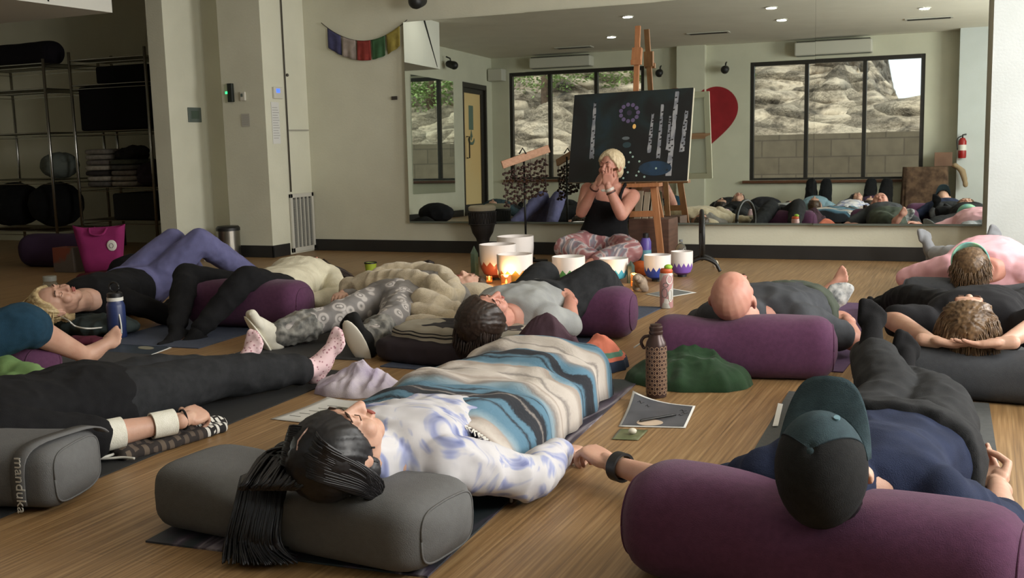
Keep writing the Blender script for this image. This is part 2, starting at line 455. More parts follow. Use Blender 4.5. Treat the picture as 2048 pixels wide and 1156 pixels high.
vr = n.new('ShaderNodeTexVoronoi'); vr.inputs['Scale'].default_value = 1.1; vr.feature = 'F1'; L.new(dst.outputs[1], vr.inputs['Vector'])
bp2 = n.new('ShaderNodeBump'); bp2.inputs['Strength'].default_value = 1.0; bp2.inputs['Distance'].default_value = .9; bp2.invert = True; L.new(vr.outputs['Distance'], bp2.inputs['Height']); L.new(bp.outputs[0], bp2.inputs['Normal']); L.new(bp2.outputs[0], b.inputs['Normal'])
o = MB().add(vs, fs).build('hillside', M_rock); struct(o)

# trees on the bank outside
M_leaf = mat('leaves_green', (120, 146, 84), .8, (150, 172, 110), 4); M_bark = mat('bark_brown', (112, 92, 76), .9, (84, 68, 56), 10)
def tree(label, x, y, h, z0, n_, rx, cz, rz_, seed, leaf=.06):
    t = thing('tree', (x, y, z0), label, 'tree'); q = random.Random(seed)
    MB().tube([(x, y, z0), (x + .05, y, z0 + h * .5), (x - .03, y, z0 + h)], [.11, .09, .05], 10).build('trunk', M_bark, t, True)
    m = MB()
    for i in range(n_):
        th_, u = q.uniform(0, 2 * PI), q.random() ** .5; c = V((x + rx * u * math.cos(th_), y + rx * .6 * u * math.sin(th_), cz + q.uniform(-rz_, rz_) * (1.1 - .6 * u))); a = V((q.uniform(-1, 1), q.uniform(-1, 1), q.uniform(-.6, .2))).normalized() * leaf; b_ = a.orthogonal().normalized() * leaf * .35
        m.add([c - b_, c + a, c + b_ , c - a * .6], [(0, 1, 2, 3)])
    m.build('foliage', M_leaf, t)
tree('pale green leafy tree outside the left rear window', -4.6, -4.3, 3.4, 1.2, 2200, .95, 2.75, .8, 1)
tree('dense pale tree outside the other rear window behind the painting', -6.4, -5.6, 3.4, 1.4, 2400, 1.0, 2.6, .9, 5)
tree('thin-leaved tree outside the other rear window, near the side wall', -7.9, -4.2, 4.0, 1.0, 1500, 1.1, 3.0, .8, 2)
MB
# ================================================================== FIGURE BUILDING
def skinmat(name, c, c2):
    m = mat(name, c, .55, c2, 9, bump=.12, bscale=220)
    m.node_tree.nodes['Principled BSDF'].inputs['Subsurface Weight'].default_value = .08
    return m
M_skin = skinmat('skin_fair', (190, 152, 132), (178, 136, 116))
M_skinp = skinmat('skin_pink', (192, 142, 124), (178, 122, 106))
M_skint = skinmat('skin_tan', (176, 128, 100), (160, 112, 86))
M_lips = mat('lips', (160, 92, 84), .5)
def cloth(name, c, c2=None, scale=40, sheen=.0, bump=.35, bscale=420, rough=.92):
    return mat(name, c, rough, c2, scale, bump=bump, bscale=bscale, sheen=sheen, spec=.2)
M_black = cloth('cloth_black', (22, 22, 24), (17, 17, 19))
M_char = cloth('cloth_charcoal', (40, 41, 43), (33, 34, 36))
def head_parts(c, hu, hf, s=1.0, face=True, nb=None, ears=True, ex=0):
    c = V(c); hu = V(hu).normalized(); hf = V(hf); hf = (hf - hu * hf.dot(hu)).normalized(); lx = hf.cross(hu)
    R = Matrix((lx, hf, hu)).transposed()
    T = lambda x, y, z: c + R @ V((x, y, z)) * s
    m = MB()
    def el(p, r): m.ell(T(*p), [q * s for q in r], R)
    el((0, -.012, .028), (.076, .096, .090)); el((0, .028, -.025), (.062, .062, .085)); el((0, .05, -.088), (.034, .032, .030))
    el((0, .0, -.06), (.058, .055, .05))
    if face:
        m.cap(T(0, .086, .012), T(0, .108, -.028), .009 * s, .0135 * s, 10); el((-.011, .098, -.033), (.009, .01, .008)); el((.011, .098, -.033), (.009, .01, .008))
        m.cap(T(-.034, .080, .030), T(.034, .080, .030), .011 * s, .011 * s, 10)
        el((0, .088, -.058), (.023, .010, .006)); el((0, .087, -.068), (.020, .010, .007))
        el((-.036, .060, -.028), (.027, .027, .03)); el((.036, .060, -.028), (.027, .027, .03))
        el((-.031, .077, .006), (.0155, .013, .011)); el((.031, .077, .006), (.0155, .013, .011))
    if ears:
        for q in (-1, 1):
            el((q * (.078 + ex), -.008, -.006), (.009, .019, .032)); el((q * (.083 + ex), -.016, .002), (.007, .013, .022))
    if nb is not None: m.cap(T(0, -.02, -.05), nb, .054 * s, .060 * s)
    return vox(m, .0045 if face else .008, 3), T, R
def hand_mesh(wr, d, pn, curl=.5, side=1, s=1.0, spread=.06, thumb=.5, curls=None):
    """wr wrist, d towards the fingers, pn the way the palm faces, side +1: thumb lies towards d x pn"""
    d = V(d).normalized(); pn = V(pn); pn = (pn - d * pn.dot(d)).normalized(); x = d.cross(pn) * side
    R = Matrix((x, pn, d)).transposed(); wr = V(wr)
    T = lambda a, b, c: wr + R @ V((a, b, c)) * s
    m = MB()
    m.ell(T(0, 0, .052), (.043 * s, .0155 * s, .052 * s), R, e=.7)
    m.ell(T(.022, .008, .035), (.02 * s, .014 * s, .032 * s), R); m.ell(T(-.022, .006, .035), (.017 * s, .012 * s, .034 * s), R)
    m.cap(T(0, 0, -.03), T(0, 0, .02), .026 * s, .024 * s)
    for k, (bx, ln, z0) in enumerate(((.031, .072, .092), (.0105, .081, .098), (-.0105, .075, .094), (-.030, .059, .084))):
        cu = curl if curls is None else curls[k]
        p = V((bx, 0, z0)); a = .12 + cu * .9; sp = math.atan2(bx, .09) * spread * 6
        for frac, rr0, rr1 in ((.45, .0098, .0088), (.31, .0088, .008), (.24, .008, .0068)):
            dv = V((math.sin(sp) * math.cos(a), math.sin(a), math.cos(a) * math.cos(sp)))
            q = p + dv * ln * frac
            m.cap(T(*p), T(*q), rr0 * s, rr1 * s, 10); p = q; a += cu * 1.05
    p = V((.030, .006, .028)); q = V((.056, .012 + .012 * thumb, .062)); r_ = V((.056 - .022 * thumb, .022 + .022 * thumb, .092)); t = V((.046 - .036 * thumb, .032 + .026 * thumb, .112))
    m.cap(T(*p), T(*q), .0135 * s, .0115 * s, 10); m.cap(T(*q), T(*r_), .0112 * s, .0098 * s, 10); m.cap(T(*r_), T(*t), .0098 * s, .0082 * s, 10)
    return vox(m, .0034 * s, 2)
def foot_prims(m, an, toe, upv, s=1.0, toes=True, fat=0.0):
    """an ankle, toe direction, upv = along the shin towards the knee"""
    toe = V(toe).normalized(); upv = V(upv); upv = (upv - toe * upv.dot(toe)).normalized(); x = toe.cross(upv)
    R = Matrix((x, toe, upv)).transposed(); an = V(an); T = lambda a, b, c: an + R @ V((a, b, c)) * s
    f = fat
    m.ell(T(0, -.028, -.05), ((.031 + f) * s, (.036 + f) * s, (.032 + f) * s), R)
    m.cap(T(0, .0, -.01), T(0, .03, -.035), (.036 + f) * s, (.037 + f) * s)
    m.cap(T(0, .03, -.035), T(.002, .115, -.062), (.036 + f) * s, (.026 + f) * s)
    m.ell(T(0, .118, -.066), ((.045 + f) * s, (.032 + f) * s, (.019 + f) * s), R)
    m.ell(T(0, .04, -.066), ((.030 + f) * s, (.06 + f) * s, (.016 + f) * s), R)
    for k, (bx, ln, rr) in enumerate(((-.030, .048, .0135), (-.010, .044, .0095), (.007, .040, .009), (.023, .034, .0085), (.037, .026, .008))):
        m.cap(T(bx, .135 - abs(k - 1) * .006, -.066), T(bx * 1.05, .135 + ln - abs(k - 1) * .006, -.068 + (.004 if k == 0 else 0)), (rr + f) * s, (rr * .9 + f) * s, 10)
    return T, R
def torso_rings(nb, pc, bel, lat, grow=0.0, s=1.0, wide=1.0, deep=1.0, bend=0.0, t0=-.14, t1=1.06):
    nb = V(nb); pc = V(pc); ax = nb - pc; H = ax.length; a = ax.normalized(); lat = V(lat); lat = (lat - a * lat.dot(a)).normalized(); b = V(bel); b = (b - a * b.dot(a)); b = (b - lat * b.dot(lat)).normalized()
    prof = [(-.17, .09, .07), (-.12, .140, .095), (0, .168, .112), (.15, .160, .108), (.38, .136, .094), (.58, .148, .104), (.75, .165, .112), (.88, .172, .098), (.97, .150, .075), (1.02, .095, .06), (1.08, .058, .055)]
    rs = []
    for t, wx, dy in prof:
        if t < t0 or t > t1: continue
        c = pc + ax * t + b * bend * math.sin(PI * min(1, max(0, t)))
        wx = wx * wide * s + grow; dy = dy * deep * s + grow
        rs.append([c + lat * wx * math.copysign(abs(math.cos(q)) ** .85, math.cos(q)) + b * dy * math.copysign(abs(math.sin(q)) ** .85, math.sin(q)) for q in np.linspace(0, 2 * PI, 25)[:-1]])
    return rs, a, b, lat
def person(name, S):
    """S: nb pc bel lat | head(c,hu,hf) | arms{+-1:(elbow,wrist,handdir,palm,curl,thumbside)} | legs{+-1:(knee,ankle,toe)}
       top=(material, sleeve 0..2), bottom=(material, length 0..2)"""
    nb, pc = V(S['nb']), V(S['pc']); s = S.get('s', 1.0)
    rs, a, b, lat = torso_rings(nb, pc, S['bel'], S['lat'], 0, s, S.get('wide', 1), S.get('deep', 1), S.get('bend', 0))
    root = thing('person', S.get('base', (pc.x, pc.y, 0)), S['label'], 'person', S.get('group'))
    loc = V(root.location)
    shw = .172 * s * S.get('wide', 1)
    sh = {q: (S['sh'][q] if 'sh' in S and q in S['sh'] else nb - a * .055 + lat * q * shw * .92) for q in (-1, 1)}
    hp = {q: pc - a * .03 + lat * q * .088 * s for q in (-1, 1)}
    fat = S.get('fat', 1.0)
    def body_prims(m, g=0.0, arms=2.0, legs=2.0, torso=True, gl=None):
        gl = g if gl is None else gl
        if torso: m.rings(torso_rings(nb, pc, S['bel'], S['lat'], g, s, S.get('wide', 1), S.get('deep', 1), S.get('bend', 0), -.2, 1.04 if g else 1.1)[0])
        for q, A in S.get('arms', {}).items():
            el, wr = V(A[0]), V(A[1]); p = sh[q]
            if arms > 0:
                k = min(1, arms); e = p.lerp(el, k)
                m.cap(p, e, (.054 * fat + g) * s, ((.054 - .013 * k) * fat + g) * s)
            if arms > 1:
                k = min(1, arms - 1); mid = el.lerp(wr, min(k, .3)); m.cap(el, mid, (.041 * fat + g) * s, (.041 * fat + g) * s)
                m.cap(mid, el.lerp(wr, k), (.041 * fat + g) * s, ((.041 - .016 * k) * fat + g * .8) * s)
        for q, Lg in S.get('legs', {}).items():
            kn, an = V(Lg[0]), V(Lg[1]); p = hp[q]
            if legs > 0:
                k = min(1, legs); m.cap(p, p.lerp(kn, k), (.092 * fat + gl) * s, ((.092 - .034 * k) * fat + gl) * s)
            if legs > 1:
                k = min(1, legs - 1); mid = kn.lerp(an, .28 * k); bk = (V(Lg[0]) - V(hp[q])).normalized() * .0
                m.cap(kn, mid, (.056 * fat + gl) * s, (.058 * fat + gl) * s); m.cap(mid, kn.lerp(an, k), (.058 * fat + gl) * s, ((.058 - .022 * k) * fat + gl) * s)
    hc, hu, hf = S['head']
    hm, T, R = head_parts(hc, hu, hf, S.get('hs', 1.0) * s, S.get('face', True), nb, True, S.get('ex', 0))
    m = MB(); body_prims(m)
    m.cap(nb, nb - a * .05, .06 * s, .08 * s)
    for q, Lg in S.get('legs', {}).items():
        if Lg[2] is not None and not S.get('footfat'): foot_prims(m, Lg[1], Lg[2], V(Lg[0]) - V(Lg[1]), s)
    meshes = [hm, vox(m, S.get('bv', .0075), 4)]
    for q, A in S.get('arms', {}).items():
        if len(A) > 2 and A[2] is not None:
            meshes.append(hand_mesh(A[1], A[2], A[3], A[4], A[5] if len(A) > 5 else q, .97 * s, curls=A[6] if len(A) > 6 else None))
    body = link(join(meshes), 'body', S.get('skin', M_skin), root, True)
    out = dict(root=root, body=body, T=T, R=R, sh=sh, hp=hp, a=a, b=b, lat=lat, s=s)
    if 'bottom' in S:
        M, ln = S['bottom'][:2]; g = S['bottom'][2] if len(S['bottom']) > 2 else .010
        m = MB(); body_prims(m, g, 0, ln, False)
        m.rings(torso_rings(nb, pc, S['bel'], S['lat'], g, s, S.get('wide', 1), S.get('deep', 1), S.get('bend', 0), -.2, .2)[0])
        d = V(S['legs'][1][0]) - hp[1] if 1 in S.get('legs', {}) else a
        link(vox(m, .009, 5, S.get('fold', .007), 11, aniso_of(d, .8, 1), seed=len(bpy.data.objects) % 37, ridged=True, floor=.004), 'trousers', M, root, True)
    if 'top' in S:
        M, ln = S['top'][:2]; g = S['top'][2] if len(S['top']) > 2 else .013
        m = MB(); body_prims(m, g, ln, 0, True)
        if S.get('collar'): m.cap(nb - a * .02, nb + (V(hc) - nb).normalized() * S['collar'], .085 * s, .062 * s)
        out['shirt'] = link(vox(m, .009, 4, S.get('fold', .007), 10, None, seed=len(bpy.data.objects) % 31, ridged=True, floor=.004), 'shirt', M, root, True)
    if 'socks' in S:
        for q, Lg in S['legs'].items():
            m = MB(); foot_prims(m, Lg[1], Lg[2], V(Lg[0]) - V(Lg[1]), s, fat=.005)
            k = S.get('sockup', .3); m.cap(V(Lg[1]).lerp(V(Lg[0]), k), V(Lg[1]), .046 * s, .041 * s)
            link(vox(m, .0065, 5, floor=.004), 'sock', S['socks'], root, True)
    if S.get('face', True):
        lm = MB(); 
        for z, r in ((-.058, (.021, .004, .0045)), (-.067, (.018, .004, .005))):
            lm.ell(T(0, .0955, z), [q * s for q in r], R)
        lm.build('lips', M_lips, root, True)
        for q in (-1, 1):
            bm_ = MB()
            bm_.tube([T(q * .016, .093, .032), T(q * .032, .090, .037), T(q * .047, .077, .031)], [.002 * s, .0035 * s, .0015 * s], 6)
            bm_.build('eyebrow', S.get('brow', mat('brow_brown', (70, 50, 38), .8)), root)
            MB().tube([T(q * .018, .0885, .002), T(q * .031, .091, -.001), T(q * .045, .083, .003)], .0013 * s, 5).build('eyelashes', S.get('brow', mat('brow_brown', (70, 50, 38), .8)), root)
    return out
def hairmat(name, c, c2):
    m = mat(name, c, .42, c2, 1, spec=.35)
    t = [q for q in m.node_tree.nodes if q.type == 'TEX_NOISE'][0]; t.inputs['Scale'].default_value = 60
    return m
M_hblack = hairmat('hair_black', (14, 13, 15), (24, 22, 24))
M_hbrown = hairmat('hair_brown', (52, 38, 28), (78, 58, 42))
M_hdark = hairmat('hair_dark_brown', (34, 25, 20), (52, 38, 30))
M_hblond = hairmat('hair_blond', (160, 136, 98), (196, 176, 134))
M_hlight = hairmat('hair_light_brown', (74, 56, 40), (112, 88, 62))
def hair_cap(P_, name, M, cover=.0, lift=.010, back=.0, s=None, low=-.06, extra=None, streak=.003):
    """skull-hugging hair: shell over the cranium, open at the face"""
    T, R = P_['T'], P_['R']; s = s or P_['s']; m = MB()
    m.ell(T(0, -.018, .034), ((.078 + lift) * s, (.096 + lift) * s, (.090 + lift) * s), R, 28, 18)
    m.ell(T(0, -.045, low), ((.066 + lift) * s, (.060 + lift * .5) * s, (.06) * s), R)
    if extra: extra(m, T, R)
    ax = np.array(R.transposed())
    c0 = np.array(T(0, 0, 0))
    def fn(co, no):
        lc = (co - c0) @ np.array(R)            # local coordinates
        ang = np.arctan2(lc[:, 0], lc[:, 1] + .02)
        d = np.array([noise.noise(V((a * 9, z * 8, 0))) + .6 * noise.noise(V((a * 26, z * 10, 3))) for a, z in zip(ang, lc[:, 2])])
        co = co + no * (d * streak * 1.6)[:, None]
        lc = (co - c0) @ np.array(R)
        # pull the shell inside the skull over the face
        f = np.clip((lc[:, 1] - (.055 + cover) + (np.minimum(0, lc[:, 2] - .055)) * -.75) / .02, 0, 1)
        co = co - no * (f * .045)[:, None]
        return co
    return link(vox(m, .006, 3, fn=fn), name, M, P_['root'], True)
def locks(paths, r, n=5, mi=0, taper=True, flat=1.0):
    m = MB()
    for p in paths:
        k = len(p); rr = [r * (math.sin(PI * (.12 + .80 * i / (k - 1))) ** .6 if taper else 1) for i in range(k)]
        m.tube(p, rr, n, mi)
    return m
def bez(p0, p1, p2, p3, n=12):
    p0, p1, p2, p3 = V(p0), V(p1), V(p2), V(p3); o = []
    for i in range(n):
        t = i / (n - 1); o.append(p0 * (1 - t) ** 3 + p1 * 3 * t * (1 - t) ** 2 + p2 * 3 * t * t * (1 - t) + p3 * t ** 3)
    return o
def catmull(pts, n=8):
    pts = [V(p) for p in pts]; pts = [pts[0] * 2 - pts[1]] + pts + [pts[-1] * 2 - pts[-2]]; o = []
    for i in range(1, len(pts) - 2):
        for k in range(n):
            t = k / n; p0, p1, p2, p3 = pts[i - 1:i + 3]
            o.append(.5 * ((2 * p1) + (p2 - p0) * t + (2 * p0 - 5 * p1 + 4 * p2 - p3) * t * t + (3 * p1 - p0 - 3 * p2 + p3) * t ** 3))
    o.append(pts[-2]); return o
# ================================================================== BOLSTERS
def bolster(label, a, b, r, M, rz=1.0, square=.0, sag=None, group=None, name='bolster', sdepth=.03, seam=True, puff=0.0, endr=.8):
    """long stuffed cushion from a to b (ends on the floor line); r half width, rz half height factor; sag = (t, depth) dent"""
    a = V(a); b = V(b); ax = (b - a); H = ax.length; t = ax.normalized(); side = t.cross(V((0, 0, 1))).normalized(); hz = r * rz
    rs = []; N = 40; n = 36
    e = .9 - square * .5
    for i in range(N + 1):
        u = i / N; c = a + ax * u; q = min(u, 1 - u) * H / (r * endr)
        k = 1 if q >= 1 else (1 - (1 - q) ** 2.6) ** (1 / 2.6)
        k = max(k, .30 if endr < .9 else .12)
        w_ = 1 + puff * math.sin(PI * u)
        row = []
        for j in range(n):
            th = 2 * PI * j / n; cx_, sz = math.copysign(abs(math.cos(th)) ** e, math.cos(th)), math.copysign(abs(math.sin(th)) ** e, math.sin(th))
            zz = hz * k * w_ * sz
            if sag and sz > 0: zz -= sdepth * sz * math.exp(-((u - sag) / .13) ** 2)
            ww = r * k * w_ * cx_
            nz = .004 * noise.noise(c * 7 + V((cx_, sz, 0)) * 1.2)
            p = c + side * (ww + nz) + V((0, 0, hz * .97 + zz + nz))
            p.z = max(p.z, .004 + a.z)
            row.append(p)
        rs.append(row)
    o = MB().rings(rs).build(name, M, None, True)
    o.location = (0, 0, 0)
    # dark piping seam around each end
    for u in (.035, .965):
        i = round(u * N); ring = [V(p) for p in rs[i]]; c = sum(ring, V()) / n
        MB().tube([c + (p - c) * 1.004 for p in ring] + [c + (ring[0] - c) * 1.004], .0028, 6).build('end_seam', M, o, True)
    tag(o, label, 'bolster', group)
    return o
M_purple = cloth('bolster_purple', (84, 50, 76), (77, 45, 70), 60, sheen=.08)
M_greyb = cloth('bolster_grey', (98, 98, 98), (94, 94, 94), 60)
M_dgrey = cloth('bolster_dark_grey', (68, 70, 74), (64, 66, 70), 60)
bolster('large purple bolster in front, under the head of the person in the baseball cap', (-.71, 2.22, 0), (.10, 2.12, 0), .138, M_purple, .90, .1, sag=.47, sdepth=.035)
bolster('grey bolster under the long black hair', (-1.92, 2.13, .006), (-1.075, 2.06, .006), .145, M_greyb, .60, .8, sag=.42, sdepth=.05, endr=.7)
gb = bolster('grey bolster with a white lettered strap, at the left under the black-sleeved arm', (-2.98, 1.92, .006), (-2.255, 2.125, .006), .135, M_greyb, .66, .8, endr=.45)
bolster('purple bolster under the bald head', (-1.23, 4.12, 0), (-.52, 4.26, 0), .125, M_purple, 1.0, .15, sag=.35, sdepth=.02)
bolster('dark grey bolster under the crossed hands of the person in the black jacket', (-.30, 4.12, 0), (.62, 4.05, 0), .13, M_dgrey, .76, .5, sag=.4)
bolster('slate grey bolster under the head of the person in the pink top', (-.42, 6.20, 0), (.55, 6.10, 0), .10, M_dgrey, .80, .4, sag=.5, sdepth=.03)
bolster('purple bolster under the bent knees of the person in the grey shirt', (-2.14, 4.80, .006), (-1.52, 4.86, .006), .13, M_purple, .95, .2)
bolster('purple bolster under the knees of the person in the white sweater', (-3.98, 4.60, .006), (-3.26, 4.66, .006), .135, M_purple, .95, .2)
bolster('purple bolster under the bare leg at the left edge', (-4.05, 3.22, .006), (-3.50, 3.14, .006), .12, M_purple, .85, .2)
# ================================================================== MATS
def mat_obj(label, c, L_, W_, rz, M, t=.005, curl=None, base=0.0, M2=None):
    c = V((c[0], c[1], 0)); Rz = Matrix.Rotation(rz, 4, 'Z'); m = MB(); nx, ny = 8, 28; rs = []
    T = Matrix.Translation(c) @ Rz
    top = []; bot = []
    for j in range(ny + 1):
        for i in range(nx + 1):
            x = -W_ / 2 + W_ * i / nx; y = -L_ / 2 + L_ * j / ny
            z = base + t
            top.append(T @ V((x, y, z))); bot.append(T @ V((x, y, z - t + .0005)))
    N = len(top); f = []
    for j in range(ny):
        for i in range(nx):
            p = j * (nx + 1) + i; f.append((p, p + 1, p + nx + 2, p + nx + 1)); f.append((N + p, N + p + nx + 1, N + p + nx + 2, N + p + 1))
    edge = [i for i in range(nx + 1)] + [(j + 1) * (nx + 1) - 1 for j in range(1, ny + 1)] + [ny * (nx + 1) + i for i in range(nx - 1, -1, -1)] + [j * (nx + 1) for j in range(ny - 1, 0, -1)]
    for k in range(len(edge)):
        p, q = edge[k], edge[(k + 1) % len(edge)]; f.append((p, N + p, N + q, q))
    m.add(top + bot, f)
    o = m.build('yoga_mat', M); tag(o, label, 'yoga mat'); return o
M_matg = mat('mat_grey_rubber', (74, 76, 76), .85, (68, 70, 70), 50, bump=.3, bscale=500)
M_matd = mat('mat_charcoal_rubber', (54, 54, 56), .85, (48, 48, 50), 50, bump=.3, bscale=500)
M_matk = mat('mat_black_rubber', (30, 31, 32), .8, (26, 27, 28), 50, bump=.2, bscale=500)
M_matb = mat('mat_slate_blue', (62, 70, 88), .8, (54, 62, 80), 50, bump=.2, bscale=500)
M_matp = mat('mat_plum', (92, 66, 100), .8, (84, 60, 92), 50, bump=.2, bscale=500)
# printed mat: dark teal night sky with pale violet streaks
M_matn, n, L, b = newmat('mat_printed_aurora', .6)
tc = n.new('ShaderNodeTexCoord'); mp = n.new('ShaderNodeMapping'); mp.inputs['Scale'].default_value = (6.5, 1.1, 1); mp.inputs['Rotation'].default_value = (0, 0, .12); L.new(tc.outputs['Object'], mp.inputs[0])
ns = n.new('ShaderNodeTexNoise'); ns.inputs['Scale'].default_value = 1.3; ns.inputs['Detail'].default_value = 5; ns.inputs['Distortion'].default_value = .6; L.new(mp.outputs[0], ns.inputs['Vector'])
rp = ramp(n, [(.38, (26, 40, 44)), (.50, (40, 46, 50)), (.57, (70, 60, 76)), (.62, (134, 128, 134)), (.67, (56, 46, 60)), (.74, (24, 38, 42))]); L.new(ns.outputs['Fac'], rp.inputs[0]); L.new(rp.outputs[0], b.inputs['Base Color'])

mat_obj('grey yoga mat under the person in the baseball cap', (-.28, 3.0), 1.95, .68, math.radians(2), M_matg)
mat_obj('dark yoga mat printed with pale streaks, under the person with the striped blanket', (-1.55, 2.95), 2.0, .76, math.radians(3.7), M_matn)
mat_obj('black yoga mat under the person with pink patterned socks', (-2.72, 2.80), 1.95, .66, math.radians(2), M_matk)
mat_obj('plum yoga mat under the bald person', (-.78, 5.28), 1.83, .61, math.radians(-2), M_matp)
mat_obj('charcoal yoga mat under the grey patterned leggings', (-2.92, 4.90), 1.83, .66, math.radians(3), M_matd)
mat_obj('slate blue yoga mat under the person in the grey shirt', (-2.02, 4.85), 1.90, .66, math.radians(-2), M_matb)
mat_obj('dull blue yoga mat under the person in the white sweater', (-3.85, 4.95), 1.90, .64, math.radians(4), M_matb)
mat_obj('dark grey yoga mat under the bare foot at the left', (-3.85, 2.95), 1.75, .61, math.radians(0), M_matd)
mat_obj('grey yoga mat under the person in the black jacket', (.05, 4.95), 1.83, .61, math.radians(0), M_matg)

def text(body, size, M, loc, xdir, ndir, parent, name='lettering', ext=.0006):
    cu = bpy.data.curves.new('t', 'FONT'); cu.body = body; cu.size = size; cu.extrude = ext; cu.align_x = 'CENTER'; cu.align_y = 'CENTER'
    o = bpy.data.objects.new('t', cu); COL.objects.link(o)
    dg = bpy.context.evaluated_depsgraph_get(); me = bpy.data.meshes.new_from_object(o.evaluated_get(dg)); bpy.data.objects.remove(o)
    me.transform(Matrix.Translation(V(loc)) @ frame(ndir, xdir).to_4x4())
    return link(me, name, M, parent)
# carrying strap with white lettering across the left bolster
st = MB(); rws = []
for k in range(15):
    th_ = PI * (-.12 + .95 * k / 14); yy = math.cos(PI - th_)
    c = V((-2.325, 2.105, .09)); cs, sn = math.cos(PI - th_), math.sin(PI - th_)
    p = c + V((.0 + .03 * k / 14, .143 * math.copysign(abs(cs) ** .5, cs) , .099 * math.copysign(abs(sn) ** .5, sn)))
    rws.append([p + V((-.024, 0, 0)), p + V((.024, 0, 0))])
st.rings(rws, 0, False); sto = st.build('strap', cloth('strap_grey', (98, 98, 98)), gb, True); q = sto.modifiers.new('s', 'SOLIDIFY'); q.thickness = .004; q.offset = 1
text('manduka', .042, mat('lettering_white', (206, 206, 200), .7), (-2.310, 1.956, .088), V((.02, -.02, -1)), V((.1, -1, .05)), sto, 'strap_lettering')
# ================================================================== PERSON IN THE BASEBALL CAP
cp = person('cap', dict(label='person in a dark teal baseball cap and navy shirt lying behind the large purple bolster', s=1.0, hs=.95, ex=.010, bv=.008,
    nb=(-.26, 2.27, .20), pc=(-.20, 2.82, .125), bel=(0, 0, 1), lat=(1, .02, 0), wide=1.12, deep=1.05,
    collar=.07, head=(V((-.275, 2.085, .305)), V((-.07, -.80, .58)), V((0, .58, .80))), face=False, fold=.006,
    arms={-1: (V((-.60, 2.52, .07)), P(1222, 928, .07), P(1166, 892, .10) - P(1222, 928, .07), V((-.25, .1, -1)), .8, -1),
          1: (V((.05, 2.55, .06)), V((.045, 2.86, .06)), V((-.35, 1, .1)), V((-.3, -.2, .9)), .55, 1)},
    legs={-1: (V((-.24, 3.25, .16)), PY(1745, 708, 3.66), V((.03, .28, 1))), 1: (V((-.11, 3.26, .15)), V((-.235, 3.68, .12)), V((.16, .4, 1)))},
    top=(cloth('shirt_navy', (38, 46, 70), (30, 37, 58), 14, bump=.5), 1.15), bottom=(M_char, 1.86, .034), socks=M_black, sockup=.12, skin=M_skin))
hair_cap(cp, 'hair', M_hblack, cover=-.02, lift=.004, low=-.045, streak=.001)
T, R = cp['T'], cp['R']
M_cap = cloth('cap_teal', (52, 68, 74), (46, 60, 66), 50); M_capd = cloth('cap_teal_dark', (40, 52, 58), (34, 46, 52), 50)

rs = []; NC = 36
for i in range(13):
    z = i / 12; row = []; el = (PI / 2) * z
    for j in range(NC):
        t_ = 2 * PI * j / NC; fr = .5 + .5 * math.sin(t_)
        z0 = -.034 * (1 - fr) ** .8 + .004; k = math.cos(el) ** .78 if i < 12 else .02
        row.append(T(.0885 * k * math.cos(t_), -.016 + .113 * k * math.sin(t_), .036 + z0 * (1 - z) + .108 * math.sin(el)))
    rs.append(row)
cmb = MB(); cmb.rings(rs, 0, True, False)
cmb.m = [1 if abs(((j % NC) + .5) / NC * 2 * PI - PI / 2) < math.radians(62) else 0 for j in range(len(cmb.f))]
M_mesh = cloth('cap_black_panels', (30, 31, 32), (24, 25, 26), 60)
co = cmb.build('cap', [M_mesh, M_cap], cp['root'], True); sol = co.modifiers.new('s', 'SOLIDIFY'); sol.thickness = .003; sol.offset = 1
v = MB(); rows = []
for i in range(9):
    k = i / 8; row = []
    for j in range(25):
        t_ = PI * (.06 + .88 * j / 24); rr = 1 + .78 * k * math.sin(t_) ** .22
        row.append(T(.0885 * (math.cos(t_) * (1 - k) + k * 1.04 * math.copysign(abs(math.cos(t_)) ** .55, math.cos(t_))), -.014 + .110 * math.sin(t_) * rr, .036 + .016 * (1 - abs(math.cos(t_))) * k - .014 * abs(math.cos(t_)) * k))
    rows.append(row)
v.rings(rows, 0, False); vo = v.build('visor', M_cap, co, True); sol = vo.modifiers.new('s', 'SOLIDIFY'); sol.thickness = .004
MB().ell(T(0, -.018, .143), (.009, .009, .005), R).build('button', M_cap, co, True)
MB().cyl(T(.038, .064, .112), T(.0385, .066, .116), .006, n=12).build('eyelet', mat('eyelet_blue', (110, 146, 160), .4), co)
for q in range(3):
    t_ = PI / 2 + (q - 1) * math.radians(62); MB().tube([T(.0905 * math.cos(e) ** .78 * math.cos(t_), -.016 + .1155 * math.cos(e) ** .78 * math.sin(t_), .036 + .110 * math.sin(e)) for e in np.linspace(.06, 1.50, 12)], .0013, 5).build('cap_seam', M_capd, co)
def band(name, p, d, r, w_, M, parent, th=.003):
    d = V(d).normalized(); F = frame(d, d.orthogonal()); T4 = Matrix.Translation(p) @ F.to_4x4(); n = 28; rs = []
    for rr, z in ((r, -w_ / 2), (r + th, -w_ / 2), (r + th, w_ / 2), (r, w_ / 2), (r, -w_ / 2)): rs.append([T4 @ V((rr * math.cos(2 * PI * j / n), rr * math.sin(2 * PI * j / n), z)) for j in range(n)])
    return MB().rings(rs, 0, True, False).build(name, M, parent, 'auto')
w0 = P(1222, 928, .07); e0 = V((-.60, 2.52, .07)); band('wristwatch', w0.lerp(e0, .10), e0 - w0, .0335, .030, mat('watch_black', (20, 20, 22), .5), cp['root'], .007)
